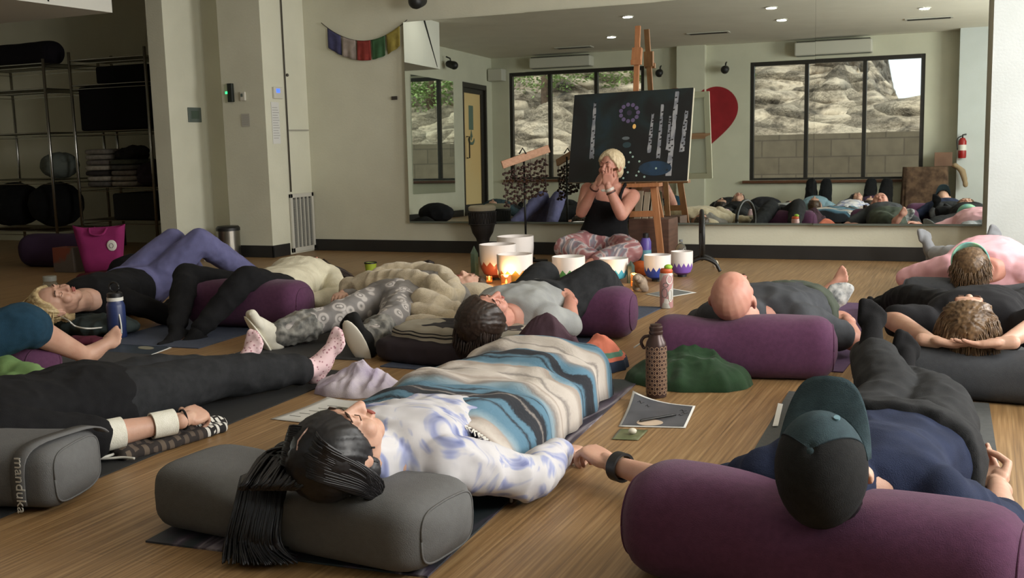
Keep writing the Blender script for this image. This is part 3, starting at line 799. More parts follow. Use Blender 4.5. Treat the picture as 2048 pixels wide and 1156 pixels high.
# ================================================================== PERSON UNDER THE STRIPED BLANKET
M_tie, n, L, b = newmat('tie_dye_hoodie', .9)
tc = n.new('ShaderNodeTexCoord'); ns = n.new('ShaderNodeTexNoise'); ns.inputs['Scale'].default_value = 5.5; ns.inputs['Detail'].default_value = 3; ns.inputs['Distortion'].default_value = 1.6; L.new(tc.outputs['Object'], ns.inputs['Vector'])
rp = ramp(n, [(.34, (92, 100, 142)), (.42, (140, 146, 178)), (.48, (184, 182, 186)), (.6, (188, 186, 188)), (.66, (146, 152, 182)), (.74, (104, 110, 150))]); L.new(ns.outputs['Fac'], rp.inputs[0]); L.new(rp.outputs[0], b.inputs['Base Color'])
hd = V((-1.315, 1.975, .275))
wo = person('w', dict(label='person with long black hair and a blue and white tie-dye top lying under the blanket', s=.95, bv=.008,
    nb=(-1.335, 2.165, .19), pc=(-1.44, 2.70, .105), collar=.10, bel=(0, 0, 1), lat=(1, .1, 0), wide=1.0, deep=.88, bend=.02,
    head=(hd, V((-.22, -.90, .25)), V((.22, .30, .93))),
    arms={1: (V((-1.08, 2.50, .07)), P(1118, 905, .065), P(1172, 893, .05) - P(1118, 905, .065), V((.1, .2, -1)), .75, 1),
          -1: (V((-1.60, 2.45, .07)), V((-1.62, 2.68, .07)), V((0, 1, 0)), V((0, 0, -1)), .3, -1)},
    legs={-1: (V((-1.55, 3.12, .09)), V((-1.60, 3.50, .05)), V((0, .3, 1))), 1: (V((-1.42, 3.12, .09)), V((-1.41, 3.52, .05)), V((.1, .6, .8)))},
    top=(M_tie, 1.97, .017), bottom=(M_black, 1.9), fold=.010))

# hair: shell over the skull plus long locks that run over the bolster and down to the mat
hair_cap(wo, 'hair', M_hblack, cover=.036, lift=.016, low=-.05, streak=.002)
T, R = wo['T'], wo['R']; rr_ = random.Random(3); paths = []
for i in range(520):
    a = rr_.uniform(0, 2 * PI); e_ = rr_.uniform(.05, 1.0); q = V((.086 * math.cos(a) * e_ ** .5, -.03 + .085 * math.sin(a) * e_ ** .5, .03 + .10 * math.sqrt(max(0, 1 - e_)))) if rr_.random() < .6 else V((.088 * math.cos(a), min(.03, -.02 + .10 * math.sin(a)), rr_.uniform(-.05, .06)))
    if q.y > .045: q.y = .045
    p0 = T(*q); k = rr_.gauss(0, .5); k = max(-1, min(1, k)); h_ = rr_.uniform(0, .022)
    px = 510 + 55 * k; p1 = P(590 + 60 * k, 925 + 14 * k, .235 + h_); p2 = P(545 + 62 * k, 975, .20 + h_)
    p3 = V((P(px, 1040, .1).x, 1.948 - h_ * .6, .13)); p4 = V((p3.x + .008 * k, 1.925 - h_, .05 + .01 * rr_.random())); p5 = P(520 + 75 * k, 1105 + rr_.uniform(-12, 26), .012 + h_ * .4)
    wv = lambda: V((rr_.uniform(-.006, .006), 0, rr_.uniform(-.004, .004)))
    paths.append(catmull([p0, p0.lerp(p1, .5) + V((0, 0, .012)) + wv(), p1 + wv(), p2 + wv(), V((p3.x, 1.985 - h_, .185)), p3, p4, p5], 5))
for i in range(0):      # loose strands towards the right
    p0 = T(.07, -.05 - .02 * rr_.random(), rr_.uniform(-.05, .05)); p1 = P(880 + rr_.uniform(-30, 50), 965 + rr_.uniform(-6, 14), .185)
    paths.append(catmull([p0, p0.lerp(p1, .5) + V((0, 0, .012)), p1], 6))
locks(paths, .0042, 5).build('long_hair', M_hblack, wo['root'], True)
pt = MB().tube([T(-.002 + .004 * math.sin(k * 9), y, z) for k, (y, z) in enumerate([(.052, .113), (.035, .128), (.015, .135), (-.005, .138)])], .0022, 5)
pt.build('hair_parting', mat('scalp', (170, 140, 128), .7), wo['root'])
sl = []
for i in range(260):      # combed strands from the parting over the shell
    sd = rr_.choice((-1, 1)); y0 = rr_.uniform(-.06, .05); q0 = V((.004 * sd, y0, .136 - abs(y0 + .01) * .5)); e1 = rr_.uniform(.3, 1)
    q2 = V((sd * .100, -.03 - .04 * e1 + y0 * .5, .03 - .09 * e1)); q1 = V((sd * .066, y0 * .8 - .01, .115)); q3 = V((sd * .075, -.09 - .03 * e1, -.03 - .03 * e1))
    sl.append([T(*p) for p in catmull([q0, q1, q2, q3], 5)])
locks(sl, .0028, 4).build('combed_hair', M_hblack, wo['root'], True)
# ================================================================== STRIPED BLANKET
M_serape, n, L, b = newmat('serape_stripes', .95)
uvn = n.new('ShaderNodeUVMap'); sx = n.new('ShaderNodeSeparateXYZ'); L.new(uvn.outputs[0], sx.inputs[0])
ns = n.new('ShaderNodeTexNoise'); ns.inputs['Scale'].default_value = 150; ns.inputs['Detail'].default_value = 2
mp = n.new('ShaderNodeMapping'); mp.inputs['Scale'].default_value = (1, .35, 1); L.new(uvn.outputs[0], mp.inputs[0]); L.new(mp.outputs[0], ns.inputs['Vector'])
ma = n.new('ShaderNodeMath'); ma.operation = 'MULTIPLY_ADD'; ma.inputs[1].default_value = .012; L.new(ns.outputs['Fac'], ma.inputs[0]); L.new(sx.outputs[0], ma.inputs[2])
W_, Bl, Dk, Lb, Gy, Cr = (178, 170, 162), (80, 114, 134), (32, 35, 42), (124, 144, 154), (124, 118, 114), (148, 137, 128)
seq = [(0, Gy), (.02, Cr), (.05, W_), (.075, Cr), (.10, Lb), (.125, Bl), (.15, Bl), (.158, Dk), (.166, Bl), (.180, Bl), (.186, Dk), (.214, Dk), (.219, Gy), (.225, Dk), (.236, Dk), (.243, Bl), (.262, Bl), (.268, Dk), (.276, Bl), (.30, Bl), (.33, Lb), (.345, Gy), (.365, W_), (.38, Cr), (.39, W_), (.42, W_), (.43, Gy), (.44, W_), (.47, W_), (.49, Cr)]
seq2 = [(.50, Lb), (.52, Bl), (.54, Bl), (.545, Dk), (.555, Bl), (.565, Dk), (.59, Dk), (.595, Bl), (.61, Bl), (.64, Gy), (.66, W_), (.70, W_), (.71, Gy), (.72, W_), (.76, W_), (.785, Cr), (.80, Lb), (.83, Bl), (.86, Bl), (.87, Dk), (.88, Bl), (.90, Bl), (.915, Dk), (1, Dk)]
def chainramps(sq1, sq2):
    r1 = ramp(n, [(p * 2, c) for p, c in sq1][:31]); r2_ = ramp(n, [((p - .5) * 2, c) for p, c in sq2][:31])
    m1 = n.new('ShaderNodeMath'); m1.operation = 'MULTIPLY'; m1.inputs[1].default_value = 2; L.new(ma.outputs[0], m1.inputs[0]); L.new(m1.outputs[0], r1.inputs[0])
    m2 = n.new('ShaderNodeMath'); m2.operation = 'MULTIPLY_ADD'; m2.inputs[1].default_value = 2; m2.inputs[2].default_value = -1; L.new(ma.outputs[0], m2.inputs[0]); L.new(m2.outputs[0], r2_.inputs[0])
    g = n.new('ShaderNodeMath'); g.operation = 'GREATER_THAN'; g.inputs[1].default_value = .5; L.new(ma.outputs[0], g.inputs[0])
    mx = n.new('ShaderNodeMix'); mx.data_type = 'RGBA'; L.new(g.outputs[0], mx.inputs[0]); L.new(r1.outputs[0], mx.inputs[6]); L.new(r2_.outputs[0], mx.inputs[7]); return mx
mx = chainramps(seq, seq2); L.new(mx.outputs[2], b.inputs['Base Color'])
bp = n.new('ShaderNodeBump'); bp.inputs['Strength'].default_value = .5; bp.inputs['Distance'].default_value = .004; L.new(ns.outputs['Fac'], bp.inputs['Height']); L.new(bp.outputs[0], b.inputs['Normal'])
def drape(name, label, cat, M, cl, nu=120, nv_=70, thick=.006, fold=.012, seed=1, uvs=1.0, fringe=None, cols=None):
    """cl: list of (x, y, half width, height, z0, lateral skew)"""
    vs = []; uv = []; fs = []
    for i in range(nu + 1):
        u = i / nu; f = u * (len(cl) - 1); k = min(int(f), len(cl) - 2); t = f - k; t = t * t * (3 - 2 * t) if False else t
        a_, b_ = cl[k], cl[k + 1]; c = [a_[q] * (1 - t) + b_[q] * t for q in range(6)]
        for j in range(nv_ + 1):
            v_ = -1 + 2 * j / nv_; ph = v_ * PI / 2
            sx_ = math.copysign(abs(math.sin(ph)) ** .80, v_); cz = max(0, math.cos(ph)) ** (.62 - .30 * u)
            x = c[0] + c[2] * sx_; z = c[4] + c[3] * cz; y = c[1] + c[5] * v_
            wv = noise.noise(V((x * 5 + seed, y * 7, z * 3))) + .5 * noise.noise(V((x * 11, y * 13, seed)))
            leg = 0
            k2 = .4 + .6 * abs(v_)
            x += fold * wv * k2 * (1 if v_ > 0 else -1); z += fold * (wv + .4) * (1 - abs(v_) ** 6) + .0
            vs.append((x, y + fold * .5 * noise.noise(V((x * 6, seed, z * 9))), max(z, .012))); uv.append((u * uvs + .02 * math.sin(v_ * 5 + u * 9) + .012 * math.sin(v_ * 11 + u * 4), (v_ + 1) / 2))
    for i in range(nu):
        for j in range(nv_):
            p = i * (nv_ + 1) + j; fs.append((p, p + 1, p + nv_ + 2, p + nv_ + 1))
    me = bpy.data.meshes.new(name); me.from_pydata(vs, [], fs); ul = me.uv_layers.new(name='UVMap')
    for lp in me.loops: ul.data[lp.index].uv = uv[lp.vertex_index]
    o = link(me, name, M, None, True); so_ = o.modifiers.new('s', 'SOLIDIFY'); so_.thickness = thick; so_.offset = 1
    tag(o, label, cat)
    if fringe:
        row = vs[:nv_ + 1]
        for p in []: pass
        fm = MB(); r_ = random.Random(5)
        for j in range(2, nv_ - 1):
            p = V(row[j]) + V((0, 0, .004)); fm.tube([p, p + V((r_.uniform(-.01, .01), -.012, .004)), p + V((r_.uniform(-.02, .02), -.028, -.002 + r_.uniform(-.004, .004)))], .0026, 5)
        fo = fm.build('fringe', fringe, o, True)
    return o
drape('blanket', 'blue, white and black striped woven blanket spread over the person in the tie-dye top', 'blanket', M_serape,
      [(-1.41, 2.42, .28, .215, .012, .04), (-1.45, 2.62, .28, .205, .012, .04), (-1.49, 2.85, .30, .190, .012, .03), (-1.52, 3.05, .31, .175, .012, .02), (-1.53, 3.28, .30, .170, .012, 0), (-1.52, 3.48, .28, .18, .012, -.02), (-1.51, 3.64, .255, .195, .012, -.03), (-1.50, 3.70, .25, .18, .012, -.03), (-1.50, 3.725, .25, .05, .012, -.03)],
      fold=.028, fringe=cloth('fringe_white', (214, 208, 198)))
# ================================================================== OTHER PEOPLE
UP = V((0, 0, 1))
# ---- left foreground, black clothes, white bands on the forearm, pink socks
M_psock, n, L, b = newmat('sock_pink_dots', .9)
tc = n.new('ShaderNodeTexCoord'); vo_ = n.new('ShaderNodeTexVoronoi'); vo_.inputs['Scale'].default_value = 75; L.new(tc.outputs['Object'], vo_.inputs['Vector'])
rp = ramp(n, [(.0, (160, 110, 122)), (.28, (168, 120, 130)), (.36, (222, 192, 196))]); L.new(vo_.outputs['Distance'], rp.inputs[0]); L.new(rp.outputs[0], b.inputs['Base Color'])
p7 = person('p7', dict(label='person in black clothes with white wrist bands and pink dotted socks', s=1.0,
    nb=(-2.80, 2.12, .145), pc=(-2.78, 2.68, .108), bel=UP, lat=(1, 0, 0), wide=1.05, deep=.98,
    head=(V((-2.86, 1.93, .28)), V((0, -.9, .3)), V((.1, .3, .95))),
    arms={1: (V((-2.50, 2.40, .08)), P(372, 838, .085), P(425, 812, .09) - P(372, 838, .085), V((-.5, .25, -.85)), .8, 1), -1: (V((-3.08, 2.5, .06)), V((-3.08, 2.76, .05)), V((0, 1, 0)), UP * -1, .3, -1)},
    legs={-1: (V((-2.80, 3.05, .12)), V((-2.74, 3.38, .06)), V((.12, .35, 1))), 1: (V((-2.62, 3.12, .11)), V((-2.47, 3.52, .07)), V((.40, .35, 1)))},
    top=(M_black, .96, .028), bottom=(M_char, 1.88, .020), socks=M_psock, sockup=.3, fold=.008))
w_ = P(372, 838, .085); e_ = V((-2.50, 2.40, .08)); M_wband = cloth('band_white', (226, 224, 212), (216, 214, 200), 40, bump=.6)
band('wrist_band', w_.lerp(e_, .26), e_ - w_, .036, .075, M_wband, p7['root'], .006)
band('elbow_band', w_.lerp(e_, .80), e_ - w_, .043, .06, M_wband, p7['root'], .006)
band('hair_tie', w_.lerp(e_, .03), e_ - w_, .030, .006, M_black, p7['root'], .004)
hair_cap(p7, 'hair', M_hbrown, lift=.01)
# ---- far left leg with teal trousers
p8 = person('p8', dict(label='barefoot person in teal trousers with legs over a purple bolster at the left edge', s=1.0,
    nb=(-4.00, 1.98, .18), pc=(-3.90, 2.58, .135), bel=UP, lat=(1, 0, 0), wide=1.05,
    head=(V((-4.02, 1.78, .20)), V((0, -1, .1)), V((0, .1, 1))),
    arms={1: (V((-3.72, 2.22, .06)), V((-3.70, 2.48, .05)), V((0, 1, 0)), UP * -1, .3, 1), -1: (V((-4.42, 2.2, .06)), V((-4.45, 2.48, .05)), V((0, 1, 0)), UP * -1, .3, -1)},
    legs={-1: (V((-4.05, 2.98, .30)), V((-4.00, 3.38, .08)), V((-.2, .6, .6))), 1: (PY(45, 650, 3.02), PY(165, 708, 3.37), V((.42, .55, .55)))},
    top=(M_char, 1.2), bottom=(cloth('trousers_teal', (30, 58, 76), (24, 50, 66)), 1.10, .03)))
hair_cap(p8, 'hair', M_hbrown)
# ---- blond, black top, periwinkle trousers
M_peri = cloth('leggings_periwinkle', (100, 100, 138), (92, 92, 128), 20)
p9 = person('p9', dict(label='blond person in black top and periwinkle trousers with both knees raised', s=.98,
    nb=(-4.42, 4.28, .17), pc=(-4.66, 4.88, .14), bel=UP, lat=(.95, .3, 0), wide=1.0, deep=1.1,
    head=(V((-4.36, 4.02, .20)), V((-.45, -.85, .15)), V((.65, -.1, .75))),
    arms={1: (V((-4.10, 4.52, .06)), V((-4.22, 4.80, .12)), V((-.5, .8, .2)), UP * -1, .3, 1), -1: (V((-4.82, 4.45, .06)), V((-4.85, 4.72, .06)), V((.2, 1, .1)), UP * -1, .3, -1)},
    legs={-1: (PY(345, 482, 5.12), V((-4.78, 5.62, .09)), V((.1, 1, -.2))), 1: (PY(398, 482, 5.12), V((-4.28, 5.62, .09)), V((.3, 1, -.2)))},
    top=(M_black, 1.9), bottom=(M_peri, 1.9, .02), fold=.006))
hair_cap(p9, 'hair', M_hblond, lift=.014, cover=-.01, streak=.006)
# ---- white sweater, black leggings over bolster, hair towards the mirror
p10 = person('p10', dict(label='person in a cream sweater and black leggings with knees over a purple bolster', s=.98,
    nb=(-3.80, 5.42, .17), pc=(-3.62, 4.88, .14), bel=UP, lat=(-.95, -.3, 0), wide=1.0, deep=1.1,
    head=(V((-3.90, 5.68, .16)), V((-.25, .95, .1)), V((-.35, -.2, .9))),
    arms={1: (V((-4.10, 5.10, .06)), V((-3.98, 4.86, .10)), V((.5, -.8, .1)), UP * -1, .3, 1), -1: (V((-3.42, 5.20, .08)), V((-3.44, 4.92, .10)), V((-.3, -1, 0)), UP * -1, .3, -1)},
    legs={-1: (PY(492, 556, 4.52), PY(392, 668, 4.24), V((-.5, -1, -.1))), 1: (PY(372, 552, 4.54), PY(352, 662, 4.22), V((-.1, -1, -.1)))},
    top=(cloth('sweater_cream', (206, 200, 178), (196, 190, 168), 16, bump=.8, bscale=160), 1.85, .026), bottom=(M_black, 1.9, .010), socks=M_black, skin=M_skinp))
hair_cap(p10, 'hair', M_hdark, lift=.014)
# ---- patterned leggings, fleece
M_legg, n, L, b = newmat('leggings_grey_floral', .85)
tc = n.new('ShaderNodeTexCoord'); vo_ = n.new('ShaderNodeTexVoronoi'); vo_.inputs['Scale'].default_value = 17; L.new(tc.outputs['Object'], vo_.inputs['Vector'])
rp = ramp(n, [(.0, (178, 172, 168)), (.16, (188, 182, 178)), (.22, (100, 98, 96)), (.30, (168, 162, 158)), (.42, (176, 170, 166)), (.52, (122, 118, 116)), (1, (104, 101, 100))]); L.new(vo_.outputs['Distance'], rp.inputs[0]); L.new(rp.outputs[0], b.inputs['Base Color'])
p11 = person('p11', dict(label='person in grey flower-patterned leggings and slippers under a fleece blanket', s=.92,
    nb=(-2.72, 5.16, .15), pc=(-2.80, 4.74, .13), bel=UP, lat=(-1, 0, 0), wide=1.05, deep=1.1,
    head=(V((-2.66, 5.34, .14)), V((.35, .93, .1)), V((0, -.1, 1))),
    arms={1: (V((-3.02, 4.98, .09)), PY(685, 588, 4.80), V((.3, -.9, 0)), UP * -1, .4, 1), -1: (V((-2.50, 4.98, .10)), PY(805, 594, 4.74), V((-.5, -.7, 0)), UP * -1, .4, -1)},
    legs={1: (PY(690, 625, 4.46), PY(560, 668, 4.15), V((-.25, -.45, .85))), -1: (PY(790, 636, 4.44), PY(735, 680, 4.12), V((-.10, -.45, .85)))},
    top=(cloth('top_grey', (120, 116, 112)), 1.9), bottom=(M_legg, 1.9, .018), footfat=True, fold=.009))
hair_cap(p11, 'hair', M_hbrown, lift=.014)
M_slip = cloth('slipper_white', (214, 210, 196), (204, 200, 186), 30); M_sole = mat('slipper_sole', (232, 228, 214), .6)
for q, Lg in ((1, (PY(690, 625, 4.46), PY(560, 668, 4.15), V((-.25, -.45, .85)))), (-1, (PY(790, 636, 4.44), PY(735, 680, 4.12), V((-.10, -.45, .85))))):
    m = MB(); foot_prims(m, Lg[1], Lg[2], Lg[0] - Lg[1], 1.0, fat=.012)
    so_ = link(vox(m, .008, 8, floor=.004), 'slipper', M_slip if q == 1 else cloth('slipper_black', (30, 30, 30)), p11['root'], True)
    t_ = Lg[2].normalized(); u_ = (Lg[0] - Lg[1]); u_ = (u_ - t_ * u_.dot(t_)).normalized(); x_ = t_.cross(u_); F = Matrix((x_, t_, u_)).transposed()
    MB().ell(Lg[1] + F @ V((0, .05, -.092)), (.047, .132, .010), F).build('slipper_sole', M_sole, so_, True)
    cu = MB(); cu.cap(Lg[1].lerp(Lg[0], .02), Lg[1].lerp(Lg[0], .42), .056, .072); link(vox(cu, .008, 2, .014, 18, seed=5, ridged=True, floor=.004), 'trouser_cuff', cloth('cuff_grey_print', (146, 144, 138), (88, 88, 86), 28), p11['root'], True)
# ---- grey T-shirt, knees up
p12 = person('p12', dict(label='dark-haired person in a grey T-shirt with black-clad knees raised', s=.98,
    fat=1.05, nb=(-1.92, 4.22, .185), pc=(-1.95, 4.66, .15), bel=UP, lat=(1, 0, 0), wide=1.05, deep=1.15,
    head=(V((-1.91, 4.00, .225)), V((-.12, -.97, .12)), V((.36, .05, .93))),
    arms={1: (PY(1140, 652, 4.42), PY(1140, 598, 4.60), V((-.55, .45, .30)), V((-.5, .3, -.8)), .5, 1), -1: (V((-2.24, 4.46, .10)), PY(1005, 596, 4.60), V((.9, .5, .1)), UP * -1, .35, -1)},
    legs={-1: (PY(1084, 556, 4.86), V((-2.12, 5.22, .09)), V((0, 1, -.2))), 1: (PY(1192, 556, 4.86), V((-1.72, 5.22, .09)), V((.1, 1, -.2)))},
    top=(cloth('tshirt_grey', (150, 152, 150), (138, 140, 140), 14), .95, .018), bottom=(M_char, 1.9, .026), skin=M_skinp))
hair_cap(p12, 'hair', M_hdark, lift=.028, cover=.03, streak=.003)
# ---- bald
p4 = person('p4', dict(label='bald barefoot person in a grey and green shirt lying behind the medium purple bolster', s=1.0, ears=True,
    nb=(-.87, 4.40, .20), pc=(-.80, 4.90, .14), bel=UP, lat=(1, .02, 0), wide=1.12, deep=1.12,
    collar=.05, head=(PY(1466, 598, 4.22), V((0, -.66, .75)), V((0, .75, .66))), face=True, hs=1.08,
    arms={1: (V((-.50, 4.66, .07)), V((-.56, 4.92, .12)), V((-.6, .8, .2)), UP * -1, .3, 1), -1: (V((-1.24, 4.70, .07)), V((-1.18, 4.96, .10)), V((.6, .8, .2)), UP * -1, .3, -1)},
    legs={-1: (PY(1590, 596, 5.22), PY(1628, 602, 5.20) + V((.0, .12, 0)), V((.50, .05, .85))), 1: (PY(1632, 612, 5.20), PY(1640, 634, 5.05), V((.45, .2, .85)))},
    top=(cloth('shirt_slate', (68, 70, 74), (58, 60, 64), 12), .7, .02), bottom=(cloth('trousers_olive', (72, 78, 68), (62, 68, 60), 14), 1.75, .026), skin=M_skinp))
# ---- black jacket, hands behind the head
p5 = person('p5', dict(label='light brown haired person in a black jacket with both hands behind the head', s=.98,
    nb=(-.04, 4.44, .20), pc=(.0, 5.0, .14), bel=UP, lat=(1, 0, 0), wide=1.0, deep=1.1,
    collar=.05, hs=1.1, head=(PY(1936, 650, 4.16), V((0, -.85, .45)), V((0, .5, .85))), face=True,
    sh={-1: V((-.22, 4.42, .20)), 1: V((.16, 4.42, .20))},
    arms={-1: (PY(1785, 640, 4.36), PY(1862, 682, 4.02), V((.97, -.12, -.10)), V((0, .25, 1)), .12, -1), 1: (PY(2085, 646, 4.34), PY(2008, 686, 4.00), V((-.97, -.12, -.10)), V((0, .25, 1)), .12, 1)},
    legs={-1: (PY(1822, 598, 5.45), V((-.46, 5.80, .08)), V((-.2, 1, -.1))), 1: (V((.2, 5.40, .16)), V((.22, 5.8, .08)), V((.1, .3, 1)))},
    top=(cloth('jacket_black', (30, 30, 33), (24, 24, 27), 14), .75, .022), bottom=(M_black, 1.9, .014), socks=M_black))
hair_cap(p5, 'hair', M_hlight, lift=.022, cover=.0, low=-.05, streak=.006)
# ---- pink top
p6 = person('p6', dict(label='person in a pink top and headband with arms spread beside the corner pilaster', s=.98,
    nb=(.0, 6.42, .18), pc=(.02, 6.98, .15), bel=UP, lat=(1, 0, 0), wide=1.15, deep=1.25,
    head=(PY(1940, 532, 6.18), V((0, -.8, .55)), V((-.2, .55, .8))), face=True,
    arms={-1: (V((-.42, 6.60, .09)), V((-.30, 6.86, .12)), V((.5, .6, .2)), UP * -1, .3, -1), 1: (V((.42, 6.60, .09)), V((.40, 6.88, .08)), V((-.2, .9, 0)), UP * -1, .3, 1)},
    legs={-1: (V((-.12, 7.36, .14)), PY(1868, 508, 7.66), V((-.25, .1, 1))), 1: (V((.16, 7.36, .14)), PY(1985, 508, 7.66), V((.25, .1, 1)))},
    top=(cloth('top_pink', (226, 178, 186), (218, 168, 178), 14), .95, .03), bottom=(cloth('trousers_light_grey', (150, 152, 156)), 1.9, .018), socks=cloth('sock_grey', (132, 134, 138)), skin=M_skinp))
hair_cap(p6, 'hair', M_hlight, lift=.018)
T, R = p6['T'], p6['R']
rs = [[T((.094 + e) * math.cos(t_), (.108 + e) * math.sin(t_) - .008, z + .035 + .02 * math.sin(t_)) for t_ in np.linspace(0, 2 * PI, 33)[:-1]] for e, z in ((-.004, -.03), (.004, -.03), (.004, .03), (-.004, .03), (-.004, -.03))]
MB().rings(rs, 0, True, False).build('headband', cloth('headband_teal', (110, 168, 168), (150, 190, 150), 12), p6['root'], True)

# longer hair on the two right-hand heads and the blond one
def spray(Pn, M, n_, dirf, r=.004, ln=.12, seed=1, zlo=-.06):
    T, R = Pn['T'], Pn['R']; q_ = random.Random(seed); ps = []
    for i in range(n_):
        a = q_.uniform(PI * .92, PI * 2.08); e_ = q_.uniform(.0, 1)
        p0 = V((.092 * math.cos(a) * math.cos(e_ * .9), -.02 + .11 * math.sin(a) * math.cos(e_ * .9), .03 + .10 * math.sin(e_ * .9))); top = V((0, .02, .135))
        w0 = T(*top.lerp(p0, .15)); w1 = T(*(p0 * 1.03)); d = dirf(p0, q_); w2 = w1 + d * ln * .5 ; w3 = w1 + d * ln + V((0, 0, -.02)); w3.z = max(.02, w3.z)
        ps.append(catmull([w0, T(*(top.lerp(p0, .6).normalized() * .125)), w1, w2, w3], 4))
    locks(ps, r, 5).build('loose_hair', M, Pn['root'], True)
spray(p5, M_hlight, 620, lambda p, q: V((p.x * 6 + q.uniform(-.2, .2), -.25, -.9)), .0020, .025, 2)
spray(p6, M_hlight, 350, lambda p, q: V((p.x * 4 + q.uniform(-.2, .2), -.4, -.5)), .0024, .04, 3)
spray(p9, M_hblond, 420, lambda p, q: V((-.1 + q.uniform(-.5, .5), -.5 + q.uniform(-.4, .2), -.75)), .003, .16, 4)
spray(p12, M_hdark, 480, lambda p, q: V((-.2 + q.uniform(-.2, .2), -.35, -.85)), .0026, .05, 5)
spray(p10, M_hdark, 320, lambda p, q: V((.4 + q.uniform(-.3, .3), .8, -.4)), .003, .14, 6)

m = MB(); an_ = PY(1640, 634, 5.05); foot_prims(m, an_, V((.45, .2, .85)), PY(1632, 612, 5.20) - an_, 1.0, fat=.012)
so_ = link(vox(m, .008, 6), 'sneaker', cloth('sneaker_white', (190, 190, 188), (90, 94, 98), 30), p4['root'], True)
# ================================================================== SEATED PERSON PLAYING A FLUTE
M_tdp, n, L, b = newmat('tie_dye_trousers', .9)
tc = n.new('ShaderNodeTexCoord'); ns = n.new('ShaderNodeTexNoise'); ns.inputs['Scale'].default_value = 5; ns.inputs['Distortion'].default_value = 2.0; L.new(tc.outputs['Object'], ns.inputs['Vector'])
rp = ramp(n, [(.36, (138, 92, 96)), (.46, (160, 112, 112)), (.52, (190, 176, 176)), (.58, (116, 118, 128)), (.70, (140, 96, 100))]); L.new(ns.outputs['Fac'], rp.inputs[0]); L.new(rp.outputs[0], b.inputs['Base Color'])
YL = 7.72
wl, wr = PY(1192, 370, 7.50), PY(1216, 372, 7.48)
p1 = person('p1', dict(label='short-haired blond person in a black tank top sitting cross-legged and playing a flute', s=.98, hs=1.0, wide=1.12, deep=1.15, fat=1.12,
    nb=PY(1222, 372, YL + .06), pc=PY(1207, 484, YL + .06), bel=V((.15, -1, 0)), lat=V((1, .15, 0)),
    head=(PY(1221, 334, YL - .02), V((.05, .05, 1)), V((-.25, -1, -.08))), base=(-2.75, 7.75, 0),
    arms={-1: (PY(1163, 424, 7.60), wl, PY(1208, 346, 7.47) - wl, V((.6, .4, 0)), .7, 1), 1: (PY(1243, 430, 7.52), wr, PY(1215, 342, 7.46) - wr, V((-.3, .9, 0)), .55, -1)},
    legs={-1: (PY(1132, 496, 7.45), PY(1200, 522, 7.33), V((.9, -.2, .1))), 1: (PY(1262, 502, 7.45), PY(1180, 528, 7.25), V((-.9, -.2, .1)))},
    bottom=(M_tdp, 1.75, .022), skin=M_skinp, fold=.008))
T, R = p1['T'], p1['R']
m = MB(); a_, b_, lt = p1['a'], p1['b'], p1['lat']; nb_ = PY(1222, 372, YL + .06); pc_ = PY(1207, 484, YL + .06)
rs, _, _, _ = torso_rings(nb_, pc_, b_, lt, .012, .98, 1.12, 1.15, 0, -.2, .80); m.rings(rs)
for q in (-1, 1): m.tube([pc_.lerp(nb_, .70) + lt * q * .10 + b_ * .125, pc_.lerp(nb_, .86) + lt * q * .10 + b_ * .122, pc_.lerp(nb_, .97) + lt * q * .105 + b_ * .085 + a_ * .01, pc_.lerp(nb_, 1.0) + lt * q * .108 + a_ * .03, pc_.lerp(nb_, .95) + lt * q * .105 - b_ * .085, pc_.lerp(nb_, .80) + lt * q * .10 - b_ * .12], .015, 8)
link(vox(m, .009, 3, .004, 10, seed=3), 'tank_top', M_black, p1['root'], True)
hair_cap(p1, 'hair', hairmat('hair_pale_blond', (190, 172, 138), (212, 196, 164)), lift=.016, cover=.012, low=-.03, streak=.005)
band('bracelet', wl.lerp(PY(1163, 424, 7.60), .12), PY(1163, 424, 7.60) - wl, .032, .012, mat('bracelet_brown', (70, 40, 32), .6), p1['root'])
band('wristwatch', wr.lerp(PY(1243, 430, 7.52), .12), PY(1243, 430, 7.52) - wr, .032, .02, mat('watch_pale', (190, 180, 170), .4), p1['root'])
band('bracelet', wr.lerp(PY(1243, 430, 7.52), .22), PY(1243, 430, 7.52) - wr, .034, .012, mat('bracelet_brown', (70, 40, 32), .6), p1['root'])
MB().ell(PY(1207, 381, 7.47), (.02, .005, .01)).build('pendant', mat('pendant_white', (210, 208, 200), .3), p1['root'], True)
fl = MB().tube([PY(1198, 349, 7.50), PY(1216, 343, 7.50), PY(1236, 337, 7.50)], .010, 10).build('flute', mat('flute_wood', (98, 58, 36), .5))
tag(fl, 'small dark wooden flute held to the mouth of the seated person', 'flute')
